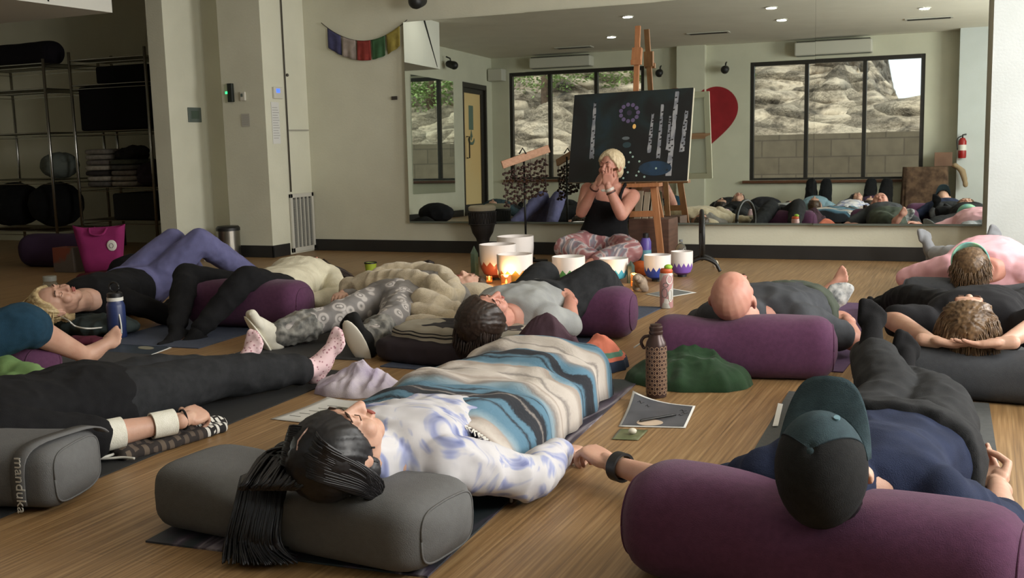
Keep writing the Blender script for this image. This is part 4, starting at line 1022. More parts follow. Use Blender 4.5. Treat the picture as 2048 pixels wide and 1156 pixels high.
# ================================================================== BEDDING AND CLOTHES
def heap(name, label, cat, c, rx, ry, h, M, seed=1, ang=0, peaks=None, rough_=1.0, nr=26, na=96, base=.003):
    """crumpled cloth lying on the floor: height field over a ragged outline, tucked under at its rim"""
    c = V(c); Rz = Matrix.Rotation(ang, 3, 'Z'); vs = []; fs = []
    for i in range(nr + 1):
        f_ = i / nr
        for j in range(na):
            a = 2 * PI * j / na; ro = 1 + .16 * noise.noise(V((math.cos(a) * 1.6, math.sin(a) * 1.6, seed))) + .06 * noise.noise(V((math.cos(a) * 5, math.sin(a) * 5, seed)))
            x, y = rx * ro * f_ * math.cos(a), ry * ro * f_ * math.sin(a)
            env = max(0, 1 - f_ ** 2.6) ** .5
            hh = .62
            for px_, py_, ph, pr in (peaks or ((0, 0, .4, .6),)): hh += ph * math.exp(-(((x / rx - px_) / pr) ** 2 + ((y / ry - py_) / pr) ** 2))
            w_ = V((x * 7, y * 7, seed * 3.3)); wx = noise.noise(w_ * .8) * .09; rid = 1 - 2.2 * abs(noise.noise(V(((x + wx) * 13, (y + wx * .7) * 7, seed + .5)))); r2_ = 1 - 2 * abs(noise.noise(V(((x - wx) * 22, (y + wx) * 24, seed + 9))))
            z = h * env * hh * (1 + .35 * rough_ * noise.noise(V((x * 5, y * 11, seed + 4)))) + rough_ * (.026 * rid + .008 * r2_) * env ** .5
            vs.append(c + Rz @ V((x, y, max(base + .004 * env, z))))
    for i in range(nr):
        for j in range(na):
            k = (j + 1) % na; fs.append((i * na + j, i * na + k, (i + 1) * na + k, (i + 1) * na + j))
    n0 = nr * na; bot = len(vs)
    for j in range(na): p = V(vs[n0 + j]); vs.append(V((p.x, p.y, base - .002)))
    for j in range(na): k = (j + 1) % na; fs.append((n0 + j, n0 + k, bot + k, bot + j))
    o = MB().add(vs, fs).build(name, M, None, True); tag(o, label, cat); return o
def lump(name, label, cat, prims, M, size=.009, smooth=6, fold=.008, fs=12, seed=1, group=None, ridged=True, floor=.003, aniso=None):
    m = MB()
    for p in prims:
        if p[0] == 'c': m.chain([(V(a), r) for a, r in p[1]])
        else: m.ell(V(p[1]), p[2], Matrix.Rotation(p[3], 3, 'Z') if len(p) > 3 else None)
    o = link(vox(m, size, smooth, fold, fs, aniso, seed=seed, ridged=ridged, floor=floor), name, M, None, True)
    tag(o, label, cat, group); return o
M_fleece = cloth('fleece_cream', (192, 178, 152), (178, 164, 138), 60, sheen=.3, bump=1.0, bscale=260)
F = []
def roll(*pts): F.append(('c', [(PY(x, y + 2, Y - .22 * (Y - 4.2)), r * 1.08) for x, y, Y, r in pts]))
roll((745, 556, 5.35, .035), (775, 546, 5.45, .05), (840, 545, 5.5, .055), (885, 552, 5.35, .055), (908, 580, 5.15, .05), (905, 600, 5.0, .045), (885, 618, 4.9, .04))
roll((690, 578, 5.15, .03), (725, 566, 5.2, .055), (780, 562, 5.15, .06), (830, 562, 5.05, .055), (856, 568, 5.0, .045), (860, 590, 4.95, .04), (840, 612, 4.85, .035))
roll((700, 572, 5.2, .05), (760, 575, 5.1, .05), (820, 580, 5.0, .05)); roll((868, 566, 4.95, .045), (890, 590, 4.9, .05), (880, 612, 4.85, .05))
roll((845, 598, 4.8, .05), (870, 612, 4.75, .055), (900, 625, 4.7, .05)); roll((812, 618, 4.7, .03), (850, 628, 4.65, .05), (895, 640, 4.6, .045), (912, 645, 4.6, .035))
roll((800, 648, 4.5, .018), (840, 645, 4.5, .04), (885, 652, 4.45, .04), (905, 660, 4.45, .02)); roll((905, 615, 4.75, .03), (925, 620, 4.7, .03), (920, 655, 4.5, .02))
lump('blanket', 'cream fleece blanket heaped over the person in flower-patterned leggings', 'blanket', F, M_fleece, .010, 7, .012, 9, 4)
lump('pillow', 'small cream pillow under the head beside the heaped fleece blanket', 'pillow', [('e', PY(945, 585, 5.3), (.13, .11, .055))], M_fleece, .010, 6, .006, 9, 6)
# folded black blanket with white stripes under the dark-haired head
M_fst, n, L, b = newmat('blanket_black_white_stripe', .95)
tc = n.new('ShaderNodeTexCoord'); sx = n.new('ShaderNodeSeparateXYZ'); L.new(tc.outputs['Object'], sx.inputs[0]); ns = n.new('ShaderNodeTexNoise'); ns.inputs['Scale'].default_value = 5; L.new(tc.outputs['Object'], ns.inputs['Vector'])
m1 = n.new('ShaderNodeMath'); m1.operation = 'MULTIPLY_ADD'; m1.inputs[1].default_value = .05; L.new(ns.outputs['Fac'], m1.inputs[0]); L.new(sx.outputs[2], m1.inputs[2])
mr = n.new('ShaderNodeMapRange'); mr.inputs['From Min'].default_value = .02; mr.inputs['From Max'].default_value = .20; L.new(m1.outputs[0], mr.inputs['Value'])
rp = ramp(n, [(0, (44, 36, 42)), (.60, (40, 34, 38)), (.64, (150, 144, 130)), (.70, (150, 144, 130)), (.71, (28, 26, 28)), (.75, (150, 144, 130)), (.79, (30, 28, 28)), (.82, (150, 144, 130)), (.93, (150, 144, 130)), (.95, (36, 32, 34))], 'CONSTANT'); L.new(mr.outputs[0], rp.inputs[0]); L.new(rp.outputs[0], b.inputs['Base Color'])
c_ = V((-2.10, 4.12, 0))
m = MB(); m.ell(c_ + V((-.02, 0, .055)), (.36, .17, .055), Matrix.Rotation(-.12, 3, 'Z'), e=.45); m.ell(c_ + V((.02, .02, .125)), (.33, .15, .04), Matrix.Rotation(-.05, 3, 'Z'), e=.5)
o = link(vox(m, .009, 6, .008, 9, seed=8, ridged=True, floor=.007), 'folded_blanket', M_fst, None, True); tag(o, 'folded dark blanket with black and white edge stripes under the dark-haired head', 'blanket')
# plum and orange bundle behind the striped blanket
M_plum = cloth('cloth_plum_brown', (74, 56, 64), (66, 48, 56), 20)
a = [PY(x, y, Y) for x, y, Y in ((1115, 668, 3.95), (1145, 652, 4.0), (1178, 662, 3.95), (1185, 690, 3.9), (1130, 690, 3.9))]
heap('shawl', 'dark plum shawl bundled between the striped blanket and the grey-shirted person', 'shawl', (-1.66, 4.02, 0), .19, .14, .235, M_plum, 4, .1, ((.2, 0, .35, .5),), .9)
M_jk, n, L, b = newmat('jacket_orange_navy', .8)
tc = n.new('ShaderNodeTexCoord'); sx = n.new('ShaderNodeSeparateXYZ'); L.new(tc.outputs['Object'], sx.inputs[0])
mr = n.new('ShaderNodeMapRange'); mr.inputs['From Min'].default_value = 0; mr.inputs['From Max'].default_value = .2; L.new(sx.outputs[2], mr.inputs['Value'])
rp = ramp(n, [(0, (30, 46, 70)), (.20, (34, 50, 74)), (.21, (206, 112, 90)), (.27, (206, 112, 90)), (.28, (84, 130, 112)), (.36, (92, 138, 118)), (.37, (214, 122, 98))], 'CONSTANT'); L.new(mr.outputs[0], rp.inputs[0]); L.new(rp.outputs[0], b.inputs['Base Color'])
q = P(1222, 735, 0)
heap('jacket', 'rolled orange and navy jacket with a green stripe on the floor', 'jacket', q + V((-.05, .03, 0)), .11, .16, .11, M_jk, 5, .5, ((0, 0, .45, .7),), .6)
# green sweater, white and lilac cloth, patterned throw, folded cloths
M_grn = cloth('cloth_forest_green', (42, 68, 44), (34, 56, 36), 12, sheen=.1)
g0 = P(1370, 780, 0)
pts = lambda L_: [(P(x, y, z), r) for x, y, z, r in L_]
heap('sweater', 'crumpled dark green sweater on the floor behind the patterned bottle', 'sweater', P(1372, 768, 0) + V((0, .03, 0)), .245, .16, .115, M_grn, 12, -.06, ((-.15, .3, .65, .5), (.5, .0, .25, .5)), .75)
lump('sandal', 'dark grey-soled sandal standing beside the black socks', 'sandal', [('e', PY(1722, 716, 3.78), (.040, .020, .062), -.3)], cloth('sandal_grey', (84, 84, 84), (40, 40, 42), 12), .006, 3, .003)
M_lil = cloth('cloth_white_lilac', (206, 198, 204), (160, 148, 172), 7, bump=.5)
heap('scarf', 'crumpled white and lilac cloth beside the pink socks', 'scarf', P(712, 785, 0) + V((0, .02, 0)), .18, .12, .065, M_lil, 7, .15, ((.1, .1, .7, .4), (-.5, -.2, .2, .3)), 1.0)
M_chk, n, L, b = newmat('throw_brown_check', .95)
tc = n.new('ShaderNodeTexCoord'); mp = n.new('ShaderNodeMapping'); mp.inputs['Rotation'].default_value = (0, 0, .12); L.new(tc.outputs['Object'], mp.inputs[0])
br = n.new('ShaderNodeTexBrick'); br.inputs['Scale'].default_value = 1; br.inputs['Brick Width'].default_value = .045; br.inputs['Row Height'].default_value = .03; br.inputs['Mortar Size'].default_value = .007; br.inputs['Color1'].default_value = lin((98, 86, 74)); br.inputs['Color2'].default_value = lin((74, 64, 58)); br.inputs['Mortar'].default_value = lin((44, 38, 36)); L.new(mp.outputs[0], br.inputs['Vector'])
sx = n.new('ShaderNodeSeparateXYZ'); L.new(tc.outputs['Object'], sx.inputs[0]); gt = n.new('ShaderNodeMath'); gt.operation = 'GREATER_THAN'; gt.inputs[1].default_value = 2.74; L.new(sx.outputs[1], gt.inputs[0])
mx = n.new('ShaderNodeMix'); mx.data_type = 'RGBA'; L.new(gt.outputs[0], mx.inputs[0]); L.new(br.outputs['Color'], mx.inputs[6])
b2 = n.new('ShaderNodeTexBrick'); b2.inputs['Scale'].default_value = 1; b2.inputs['Brick Width'].default_value = .035; b2.inputs['Row Height'].default_value = .02; b2.inputs['Mortar Size'].default_value = .004; b2.inputs['Color1'].default_value = lin((206, 204, 196)); b2.inputs['Color2'].default_value = lin((196, 194, 188)); b2.inputs['Mortar'].default_value = lin((30, 28, 28)); L.new(mp.outputs[0], b2.inputs['Vector']); L.new(b2.outputs['Color'], mx.inputs[7]); L.new(mx.outputs[2], b.inputs['Base Color'])
lump('throw', 'folded brown and white checked throw under the banded forearm', 'throw', [('c', [(P(240, 905, .02), .028), (P(320, 882, .02), .026), (P(440, 846, .02), .022)]), ('c', [(P(250, 912, .015), .02), (P(340, 888, .015), .02), (P(445, 855, .015), .018)]), ('c', [(P(240, 895, .03), .025), (P(330, 872, .03), .022), (P(430, 842, .03), .018)])], M_chk, .007, 4, .004, 20, 2)
M_cord = cloth('cord_white', (198, 196, 188))
q = P(215, 915, .012)
o = MB().tube([q + V((.028 * math.cos(a) - .01, .045 * math.sin(a), .01)) for a in np.linspace(.4, 2 * PI + .2, 22)], .0045, 6).build('drawstring', M_cord, None, True); MB().tube(catmull([q + V((.0, -.035, .006)), q + V((.03, -.02, .006)), q + V((.06, -.0, .006)), q + V((.10, .01, .004))]), .004, 6).build('cord_end', M_cord, o, True)
tag(o, 'looped white cord at the end of the checked throw', 'cord')
M_lgr = cloth('cloth_light_green', (120, 150, 96), (104, 134, 84), 12)
lump('cardigan', 'light green cardigan behind the person in black at the left edge', 'cardigan', [('c', [(PY(-60, 745, 2.95), .09), (PY(20, 760, 2.92), .08), (PY(90, 770, 2.90), .05)]), ('c', [(PY(-40, 780, 2.85), .07), (PY(60, 785, 2.85), .06)])], M_lgr, .01, 5, .014, 9, 17)
M_dgc = cloth('cloth_dark_teal', (56, 66, 66), (46, 54, 54), 16)
lump('folded_cloth', 'dark green folded cloth under the blond head', 'cloth', [('e', P(165, 675, 0) + V((0, .1, .05)), (.26, .14, .05), .1), ('e', P(140, 650, 0) + V((0, .05, .07)), (.2, .12, .05), -.1)], M_dgc, fold=.010, seed=31)
lump('folded_cloth', 'maroon cloth under the dark green one beside the bare foot', 'cloth', [('e', P(165, 690, 0) + V((0, .02, .02)), (.16, .06, .02), .1)], cloth('cloth_maroon', (86, 36, 52)), fold=.004, seed=33)
o = MB().tube(catmull([P(110, 592, .16), P(92, 615, .1), P(135, 640, .14), P(150, 652, .10), P(175, 657, .09), P(205, 655, .06)], 6), .004, 6).build('earphone_cable', M_cord, None, True); tag(o, 'white earphone cable running from under the blond hair', 'cable')
# ================================================================== BOTTLES, PAPERS, SMALL THINGS
M_whp = mat('plastic_white', (216, 214, 206), .5)
M_brz = mat('bottle_bronze', (62, 44, 40), .35, metal=.3); M_brl = mat('bottle_lattice', (156, 126, 102), .6); M_brd = mat('bottle_cell_dark', (52, 32, 28), .6)
q = P(1313, 793, 0); hB = .275
t = thing('water_bottle', q, 'tall bronze water bottle with a honeycomb sleeve beside the green sweater', 'bottle')
MB().lathe([(.001, .002), (.036, .002), (.038, .01), (.038, .19), (.036, .205), (.026, .225), (.024, .235), (.026, .238), (.026, .246), (.023, .249), (.025, .256), (.025, .262), (.021, .266), (.021, .272), (.001, .274)], q, 32, caps=True).build('bottle_body', M_brz, t, 'auto')
lm = MB()
for r_ in range(12):
    for c in range(13):
        a0 = (c + .5 * (r_ % 2)) * 2 * PI / 13; z0 = .022 + r_ * .0148
        ring = []
        for e in range(6):
            an = e * PI / 3 + PI / 6; aa = a0 + math.cos(an) * .0086 / .0385; z = z0 + math.sin(an) * .0088
            ring.append((aa, z))
        pp = [q + V((.0398 * math.cos(a), .0398 * math.sin(a), z)) for a, z in ring]; pi_ = [q + V((.0398 * math.cos(a0 + (a - a0) * .72), .0398 * math.sin(a0 + (a - a0) * .72), z0 + (z - z0) * .72)) for a, z in ring]
        o_ = len(lm.v); lm.add(pp + pi_, [(k, (k + 1) % 6, 6 + (k + 1) % 6, 6 + k) for k in range(6)])
lm.build('honeycomb_sleeve', M_brl, t)
MB().tube(catmull([q + V((-.026, 0, .228)), q + V((-.045, 0, .222)), q + V((-.055, -.005, .205)), q + V((-.05, 0, .185)), q + V((-.042, 0, .18))]), .006, 8).build('carry_loop', M_brz, t, True)
MB().tube([q + V((-.055, 0, .20)), q + V((-.085, 0, .18))], .003, 6).build('tag', M_whp, t, True)
def bottle(label, q, prof, M, capprof, Mc, name='water_bottle', extra=None):
    t = thing(name, q, label, 'bottle'); MB().lathe(prof, q, 28).build('bottle_body', M, t, 'auto'); MB().lathe(capprof, q, 24).build('bottle_cap', Mc, t, 'auto')
    if extra: extra(t, q)
    return t
q = P(236, 676, 0); M_navy = mat('bottle_navy', (38, 52, 96), .4, (32, 44, 84), 8); M_blkp = mat('plastic_black', (20, 20, 21), .45); M_whp = mat('plastic_white', (216, 214, 206), .5)
def ex(t, q):
    MB().lathe([(.040, .196), (.041, .196), (.041, .214), (.040, .214)], q, 24, caps=False).build('white_ring', M_whp, t, 'auto')
    MB().tube([q + V((.03 * math.cos(a), 0, .265 + .026 * math.sin(a))) for a in np.linspace(0, 2 * PI, 25)], .0055, 8).build('carry_loop', M_blkp, t, True)
    MB().tube(catmull([q + V((.04, -.02, .13)), q + V((.052, -.025, .08)), q + V((.052, -.025, .03))]), .004, 6).build('cord', M_whp, t, True)
bottle('navy blue water bottle with a black loop lid beside the bare foot', q, [(.001, .002), (.045, .002), (.047, .01), (.047, .165), (.043, .182), (.038, .19), (.038, .196), (.001, .196)], M_navy, [(.001, .196), (.038, .196), (.038, .235), (.03, .24), (.001, .24)], M_blkp, extra=ex)
M_jar = mat('glass_jar', (220, 226, 220), .06, trans=.9, ior=1.3); q = P(104, 610, 0)
bottle('clear glass jar with a pale lid behind the blond head', q, [(.001, .002), (.045, .002), (.048, .01), (.048, .13), (.038, .15), (.038, .155), (.001, .155)], M_jar, [(.001, .155), (.041, .155), (.041, .185), (.001, .185)], mat('lid_pale', (150, 152, 146), .4), 'glass_jar')
# sticker bottle
q = P(1333, 616, 0); M_st, n, L, b = newmat('bottle_pink_stickers', .35)
tc = n.new('ShaderNodeTexCoord'); vo_ = n.new('ShaderNodeTexVoronoi'); vo_.inputs['Scale'].default_value = 26; L.new(tc.outputs['Object'], vo_.inputs['Vector']); rp = ramp(n, [(0, (176, 134, 134)), (.45, (176, 134, 134)), (.5, (186, 186, 182)), (.66, (96, 112, 110)), (.75, (182, 140, 138)), (.9, (206, 204, 200))], 'CONSTANT')
sxx = n.new('ShaderNodeSeparateXYZ'); L.new(vo_.outputs['Color'], sxx.inputs[0]); L.new(sxx.outputs[0], rp.inputs[0]); L.new(rp.outputs[0], b.inputs['Base Color'])
def ex(t, q):
    F_ = V((.40, -.9, 0)).normalized(); X_ = V((.9, .40, 0)).normalized()
    sg = MB(); sb = MB()
    def ringp(cx_, cz, w_, h_, r0, m_):
        pts_ = [(w_ * math.cos(a), h_ * math.sin(a)) for a in np.linspace(0, 2 * PI, 25)[:-1]]
        m_.tube([q + V((X_.x * (cx_ + x) + F_.x * math.sqrt(max(.0384 ** 2 - (cx_ + x) ** 2, 0)), X_.y * (cx_ + x) + F_.y * math.sqrt(max(.0384 ** 2 - (cx_ + x) ** 2, 0)), cz + z)) for x, z in pts_ + pts_[:1]], r0, 5)
    ringp(.012, .165, .016, .024, .0026, sg); ringp(.018, .075, .010, .034, .0026, sg); ringp(-.014, .09, .015, .026, .0016, sb); ringp(-.008, .135, .014, .012, .0016, sb)
    sg.build('sticker_white', M_whp, t); sb.build('sticker_grey', mat('sticker_grey', (84, 92, 92), .6), t)
    MB().ell(q + V((.012, 0, .232)), (.024, .024, .016)).build('lid_green', mat('lid_lime', (150, 190, 60), .4), t, True)
bottle('pink sticker-covered water bottle with an orange and lime lid', q, [(.001, .002), (.034, .002), (.037, .008), (.038, .19), (.034, .2), (.001, .2)], M_st, [(.001, .2), (.034, .2), (.036, .212), (.03, .224), (.001, .228)], mat('lid_orange', (186, 84, 44), .45), extra=ex)
# papers
def paper(label, cs, M_, lift=(0, 0, 0, 0), border=.03, Mb=None, extra=None, z=.002, cat='leaflet'):
    """four corners as floor points (near left, near right, far right, far left)"""
    c = [P(x, y, z) for x, y in cs]; N = 10; vs = []; fs = []; mi = []
    for j in range(N + 1):
        for i in range(N + 1):
            u, v_ = i / N, j / N; p = (c[0] * (1 - u) + c[1] * u) * (1 - v_) + (c[3] * (1 - u) + c[2] * u) * v_
            lf = lift[0] * ((1 - u) * (1 - v_)) ** 3 + lift[1] * (u * (1 - v_)) ** 3 + lift[2] * (u * v_) ** 3 + lift[3] * ((1 - u) * v_) ** 3
            vs.append(p + V((0, 0, lf)))
    m = MB()
    for j in range(N):
        for i in range(N): fs.append((j * (N + 1) + i, j * (N + 1) + i + 1, (j + 1) * (N + 1) + i + 1, (j + 1) * (N + 1) + i))
    m.add(vs, fs); o = m.build('leaflet', Mb or M_whp, None, True); s_ = o.modifiers.new('s', 'SOLIDIFY'); s_.thickness = .0006
    tag(o, label, cat)
    def at(u, v_, dz=.0012):
        p = (c[0] * (1 - u) + c[1] * u) * (1 - v_) + (c[3] * (1 - u) + c[2] * u) * v_
        lf = lift[0] * ((1 - u) * (1 - v_)) ** 3 + lift[1] * (u * (1 - v_)) ** 3 + lift[2] * (u * v_) ** 3 + lift[3] * ((1 - u) * v_) ** 3
        return p + V((0, 0, lf + dz))
    if M_:
        pm = MB(); K = 12; us = [border + (1 - 2 * border) * k / K for k in range(K + 1)]
        pm.add([at(u, v_) for v_ in us for u in us], [(j * (K + 1) + i, j * (K + 1) + i + 1, (j + 1) * (K + 1) + i + 1, (j + 1) * (K + 1) + i) for j in range(K) for i in range(K)]); pm.build('printed_picture', M_, o, True)
    if extra: extra(o, at)
    return o
M_pho = mat('print_grey', (84, 86, 92), .5, (66, 68, 74), 9); M_prt = mat('print_navy', (44, 58, 72), .4, (34, 46, 58), 9); M_wpap = mat('paper_white', (204, 204, 200), .7); M_moon = mat('print_moon', (196, 176, 156), .6); M_ink = mat('ink_dark', (34, 34, 38), .7)
def disk(at, cu, cv, ru, rv_, M_, par, name, dz=.002):
    m = MB(); m.add([at(cu, cv, dz)] + [at(cu + ru * math.cos(a), cv + rv_ * math.sin(a), dz) for a in np.linspace(0, 2 * PI, 25)[:-1]], [(0, k + 1, (k + 1) % 24 + 1) for k in range(24)]); m.build(name, M_, par)
def ex(o, at):
    disk(at, .44, .16, .20, .12, M_moon, o, 'printed_moon')
    for k, (u0, v0, w_) in enumerate(((.12, .80, .10), (.26, .74, .08), (.80, .72, .10), (.84, .62, .09), (.80, .52, .08))):
        MB().tube([at(u0, v0, .002), at(u0 + w_ * .3, v0 + .04, .002), at(u0 + w_ * .6, v0 - .02, .002), at(u0 + w_, v0 + .03, .002)], .0012, 4).build('handwriting', M_ink, o)
paper('curled grey printed leaflet with a pale moon, beside the joined hands', [(1237, 853), (1371, 856), (1391, 814), (1266, 800)], M_pho, (0, 0, .004, .035), .035, M_wpap, ex)
pn = MB().tube([P(1278, 843, .008), P(1282, 841, .01), P(1340, 831, .01), P(1352, 829, .01)], [.001, .0045, .0045, .004], 10).build('pen', M_blkp, None, True); tag(pn, 'black pen lying on the curled leaflet', 'pen')
o = paper('small olive green card under the edge of the curled leaflet', [(1223, 878), (1276, 880), (1296, 860), (1240, 857)], None, Mb=mat('card_olive', (112, 116, 84), .35, (84, 92, 62), 20), z=.003, cat='card')
st_ = MB().ell(P(1265, 862, .014), (.014, .013, .010), None, 14, 10).build('stone', mat('stone_white', (206, 202, 186), .5), None, True); tag(st_, 'small round white stone on the olive card', 'stone')
def ex2(o, at):
    pm = MB().add([at(.40, .40, .0015), at(.88, .32, .0015), at(.88, .66, .0015), at(.48, .72, .0015)], [(0, 1, 2, 3)]); pm.build('printed_photo', mat('print_olive', (104, 104, 90), .6, (78, 80, 70), 20), o)
    for k in range(5): MB().tube([at(.12 + .04 * k, .2 + .13 * k, .0015), at(.30 + .04 * k, .2 + .13 * k, .0015)], .0009, 4).build('text_line', mat('ink_grey', (150, 150, 146), .7), o)
paper('open white brochure with a small landscape photo beside the lilac cloth', [(541, 838), (668, 852), (760, 808), (655, 800)], None, (0, 0, .02, .012), Mb=M_wpap, extra=ex2)
paper('dark blue leaflet with a white border beside the bare foot', [(170, 706), (272, 722), (344, 695), (262, 682)], M_prt, border=.03, Mb=M_wpap, extra=lambda o, at: disk(at, .62, .74, .16, .10, mat('print_pale', (128, 126, 110), .6), o, 'printed_moon'))
paper('grey leaflet lying flat behind the sticker bottle', [(1290, 588), (1330, 596), (1393, 585), (1345, 577)], mat('print_slate', (104, 110, 110), .5), border=.08, Mb=M_wpap)
paper('white sheet of paper on the grey mat beside the baseball cap', [(1545, 852), (1556, 852), (1566, 808), (1556, 806)], None, Mb=M_wpap, z=.009, cat='paper')
q = P(742, 548, 0)
t = thing('cup', q, 'lime green cup standing on the floor behind the fleece blanket', 'cup'); MB().lathe([(.001, .002), (.036, .002), (.045, .085), (.042, .085), (.034, .008), (.001, .008)], q, 24).build('cup_body', mat('cup_lime', (150, 168, 50), .5), t, 'auto'); MB().lathe([(.0455, .08), (.0475, .08), (.0475, .09), (.0435, .09), (.0435, .084)], q, 24, caps=False).build('cup_rim', M_blkp, t, 'auto')
o = lump('figurine', 'small dark carved figurine on the floor near the crystal point', 'figurine', [('c', [(P(845, 528, .02), .02), (P(858, 524, .04), .018), (P(866, 526, .03), .012)])], mat('carved_dark', (40, 28, 24), .6), .005, 2, .002)
ml, n, L, b = None, None, None, None
# dark knee and dark clothing at the lower right corner edge
lump('sweater', 'black sweater on the floor at the right end of the large purple bolster', 'sweater', [('e', V((.27, 2.22, .07)), (.12, .12, .07))], M_black, fold=.006)
# ================================================================== SINGING BOWLS, CANDLES
def bowlmat(name, col, zf):
    m, n, L, b = newmat(name, .35)
    b.inputs['Transmission Weight'].default_value = .0; b.inputs['Subsurface Weight'].default_value = .5; b.inputs['Subsurface Radius'].default_value = (.05, .05, .05)
    tc = n.new('ShaderNodeTexCoord'); sx = n.new('ShaderNodeSeparateXYZ'); L.new(tc.outputs['Object'], sx.inputs[0])
    at_ = n.new('ShaderNodeMath'); at_.operation = 'ARCTAN2'; L.new(sx.outputs[1], at_.inputs[0]); L.new(sx.outputs[0], at_.inputs[1])
    mu = n.new('ShaderNodeMath'); mu.operation = 'MULTIPLY'; mu.inputs[1].default_value = 2.2; L.new(at_.outputs[0], mu.inputs[0])
    pp = n.new('ShaderNodeMath'); pp.operation = 'PINGPONG'; pp.inputs[1].default_value = .5; L.new(mu.outputs[0], pp.inputs[0])
    ma = n.new('ShaderNodeMath'); ma.operation = 'MULTIPLY_ADD'; ma.inputs[1].default_value = .06; L.new(pp.outputs[0], ma.inputs[0]); ma.inputs[2].default_value = zf - .018
    lt = n.new('ShaderNodeMath'); lt.operation = 'LESS_THAN'; L.new(sx.outputs[2], lt.inputs[0]); L.new(ma.outputs[0], lt.inputs[1])
    mx = n.new('ShaderNodeMix'); mx.data_type = 'RGBA'; L.new(lt.outputs[0], mx.inputs[0]); mx.inputs[6].default_value = lin((236, 230, 226)); mx.inputs[7].default_value = lin(col or (214, 210, 206)); L.new(mx.outputs[2], b.inputs['Base Color'])
    return m
def bowl(label, px, pytop, pybot, hw, col, Y=None):
    base = P(px, pybot, 0); ppm = FPX / ((base - CAMP).dot(fw)); r = hw / ppm; h = (pybot - pytop) / ppm * .97
    t = thing('singing_bowl', base, label, 'bowl', None)
    pr = [(.001, .0), (r * .45, .004), (r * .78, h * .12), (r * .95, h * .32), (r * .99, h * .6), (r, h), (r * .94, h), (r * .93, h * .6), (r * .88, h * .34), (r * .7, h * .17), (.001, h * .09)]
    me = MB().lathe([(max(.001, a), z) for a, z in pr], (0, 0, .012), 40).mesh('bowl')
    o = link(me, 'bowl_shell', bowlmat('bowl_' + (label.split()[0]), col, h * .46 + .012), None, 'auto'); o.parent = t
    me = MB().lathe([(r * .30, 0), (r * .42, 0), (r * .42, .014), (r * .30, .014), (r * .30, 0)], (0, 0, 0), 24, caps=False).mesh('ring'); o = link(me, 'support_ring', M_blkp, None, 'auto'); o.parent = t
    return base, r, h
B = {}
B['clear'] = bowl('clear frosted singing bowl, the rearmost of the bowls by the chime stand', 1032, 473, 535, 37, None)
B['red'] = bowl('red-bottomed frosted singing bowl beside the green crystal point', 997, 489, 558, 37, (176, 92, 72))
B['orange'] = bowl('orange-bottomed frosted singing bowl behind the lit candle jar', 1031, 509, 573, 36, (214, 150, 60))
B['green'] = bowl('green-bottomed frosted singing bowl seen between the raised black knees', 1138, 514, 568, 33, (92, 158, 92))
B['turq'] = bowl('turquoise-bottomed frosted singing bowl right of the raised black knees', 1228, 518, 564, 29, (70, 160, 190))
B['blue'] = bowl('blue-bottomed frosted singing bowl behind the sticker bottle', 1315, 511, 562, 27, (52, 76, 168))
B['purple'] = bowl('purple-bottomed frosted singing bowl beside the black hoop stand', 1364, 504, 553, 22, (128, 92, 176))
M_cj = mat('candle_jar_glass', (255, 214, 170), .1, trans=.85, ior=1.2); M_wax = mat('candle_wax', (240, 190, 130), .5, emit=((255, 150, 60), .9)); M_flame = mat('candle_flame', (255, 200, 110), .5, emit=((255, 190, 90), 9))
def candle(label, px, py, r, h, pw=1.2):
    q = P(px, py, 0); t = thing('candle_jar', q, label, 'candle')
    MB().lathe([(.001, .001), (r, .001), (r, h), (r * .93, h), (r * .93, .006), (.001, .006)], q, 20).build('glass_jar', M_cj, t, 'auto')
    MB().lathe([(.001, .007), (r * .9, .007), (r * .9, h * .4), (.001, h * .4)], q, 20).build('candle_wax', M_wax, t, 'auto')
    MB().lathe([(.001, 0), (.006, .006), (.007, .012), (.003, .022), (.0005, .03)], q + V((0, 0, h * .42)), 10).build('flame', M_flame, t, True)
    l = bpy.data.lights.new('candle_light', 'POINT'); l.energy = pw; l.color = (1, .55, .22); l.shadow_soft_size = .02; o = bpy.data.objects.new('candle_light', l); COL.objects.link(o); o.location = q + V((0, 0, h * .7 + .03)); 
candle('glowing candle in a tall glass jar in front of the orange bowl', 1013, 580, .035, .10, 1.6)
candle('small lit tealight glass in front of the red bowl', 979, 566, .022, .045, .5)
candle('lit tealight in a glass in front of the turquoise bowl', 1226, 572, .022, .04, .5)
candle('lit candle glass beside the pale driftwood piece', 1268, 574, .022, .09, .5)
# crystal point, driftwood, orange cloth, small orb bottle
def crystal(label, px, py, r, h, M):
    q = P(px, py, 0); o = MB().lathe([(r, 0), (r * .92, h * .78), (.001, h)], q, 6).build('crystal_point', M, None, False); tag(o, label, 'crystal'); return o
crystal('tall dull green crystal point beside the drum', 950, 560, .032, .24, mat('crystal_green', (74, 92, 78), .25, (60, 78, 64), 12))
crystal('short dark green crystal tower beside the driftwood', 1262, 566, .028, .15, mat('crystal_dark', (58, 74, 68), .3))
lump('driftwood', 'pale twisted driftwood piece between the turquoise and blue bowls', 'driftwood', [('c', [(P(1272, 575, .02), .02), (P(1276, 560, .07), .035), (P(1284, 565, .06), .03), (P(1290, 578, .02), .018)]), ('c', [(P(1278, 560, .10), .02), (P(1272, 555, .14), .012)])], mat('driftwood_pale', (168, 150, 130), .8, (120, 104, 90), 14), .006, 3, .008, 20, 5)
lump('cloth', 'orange cloth on the floor beside the seated person', 'cloth', [('e', P(1284, 535, .03), (.07, .06, .05)), ('e', P(1290, 545, .02), (.06, .04, .03))], cloth('cloth_orange', (176, 88, 44)), fold=.006)
q = P(1292, 528, 0); M_pur = mat('bottle_purple', (92, 76, 160), .35)
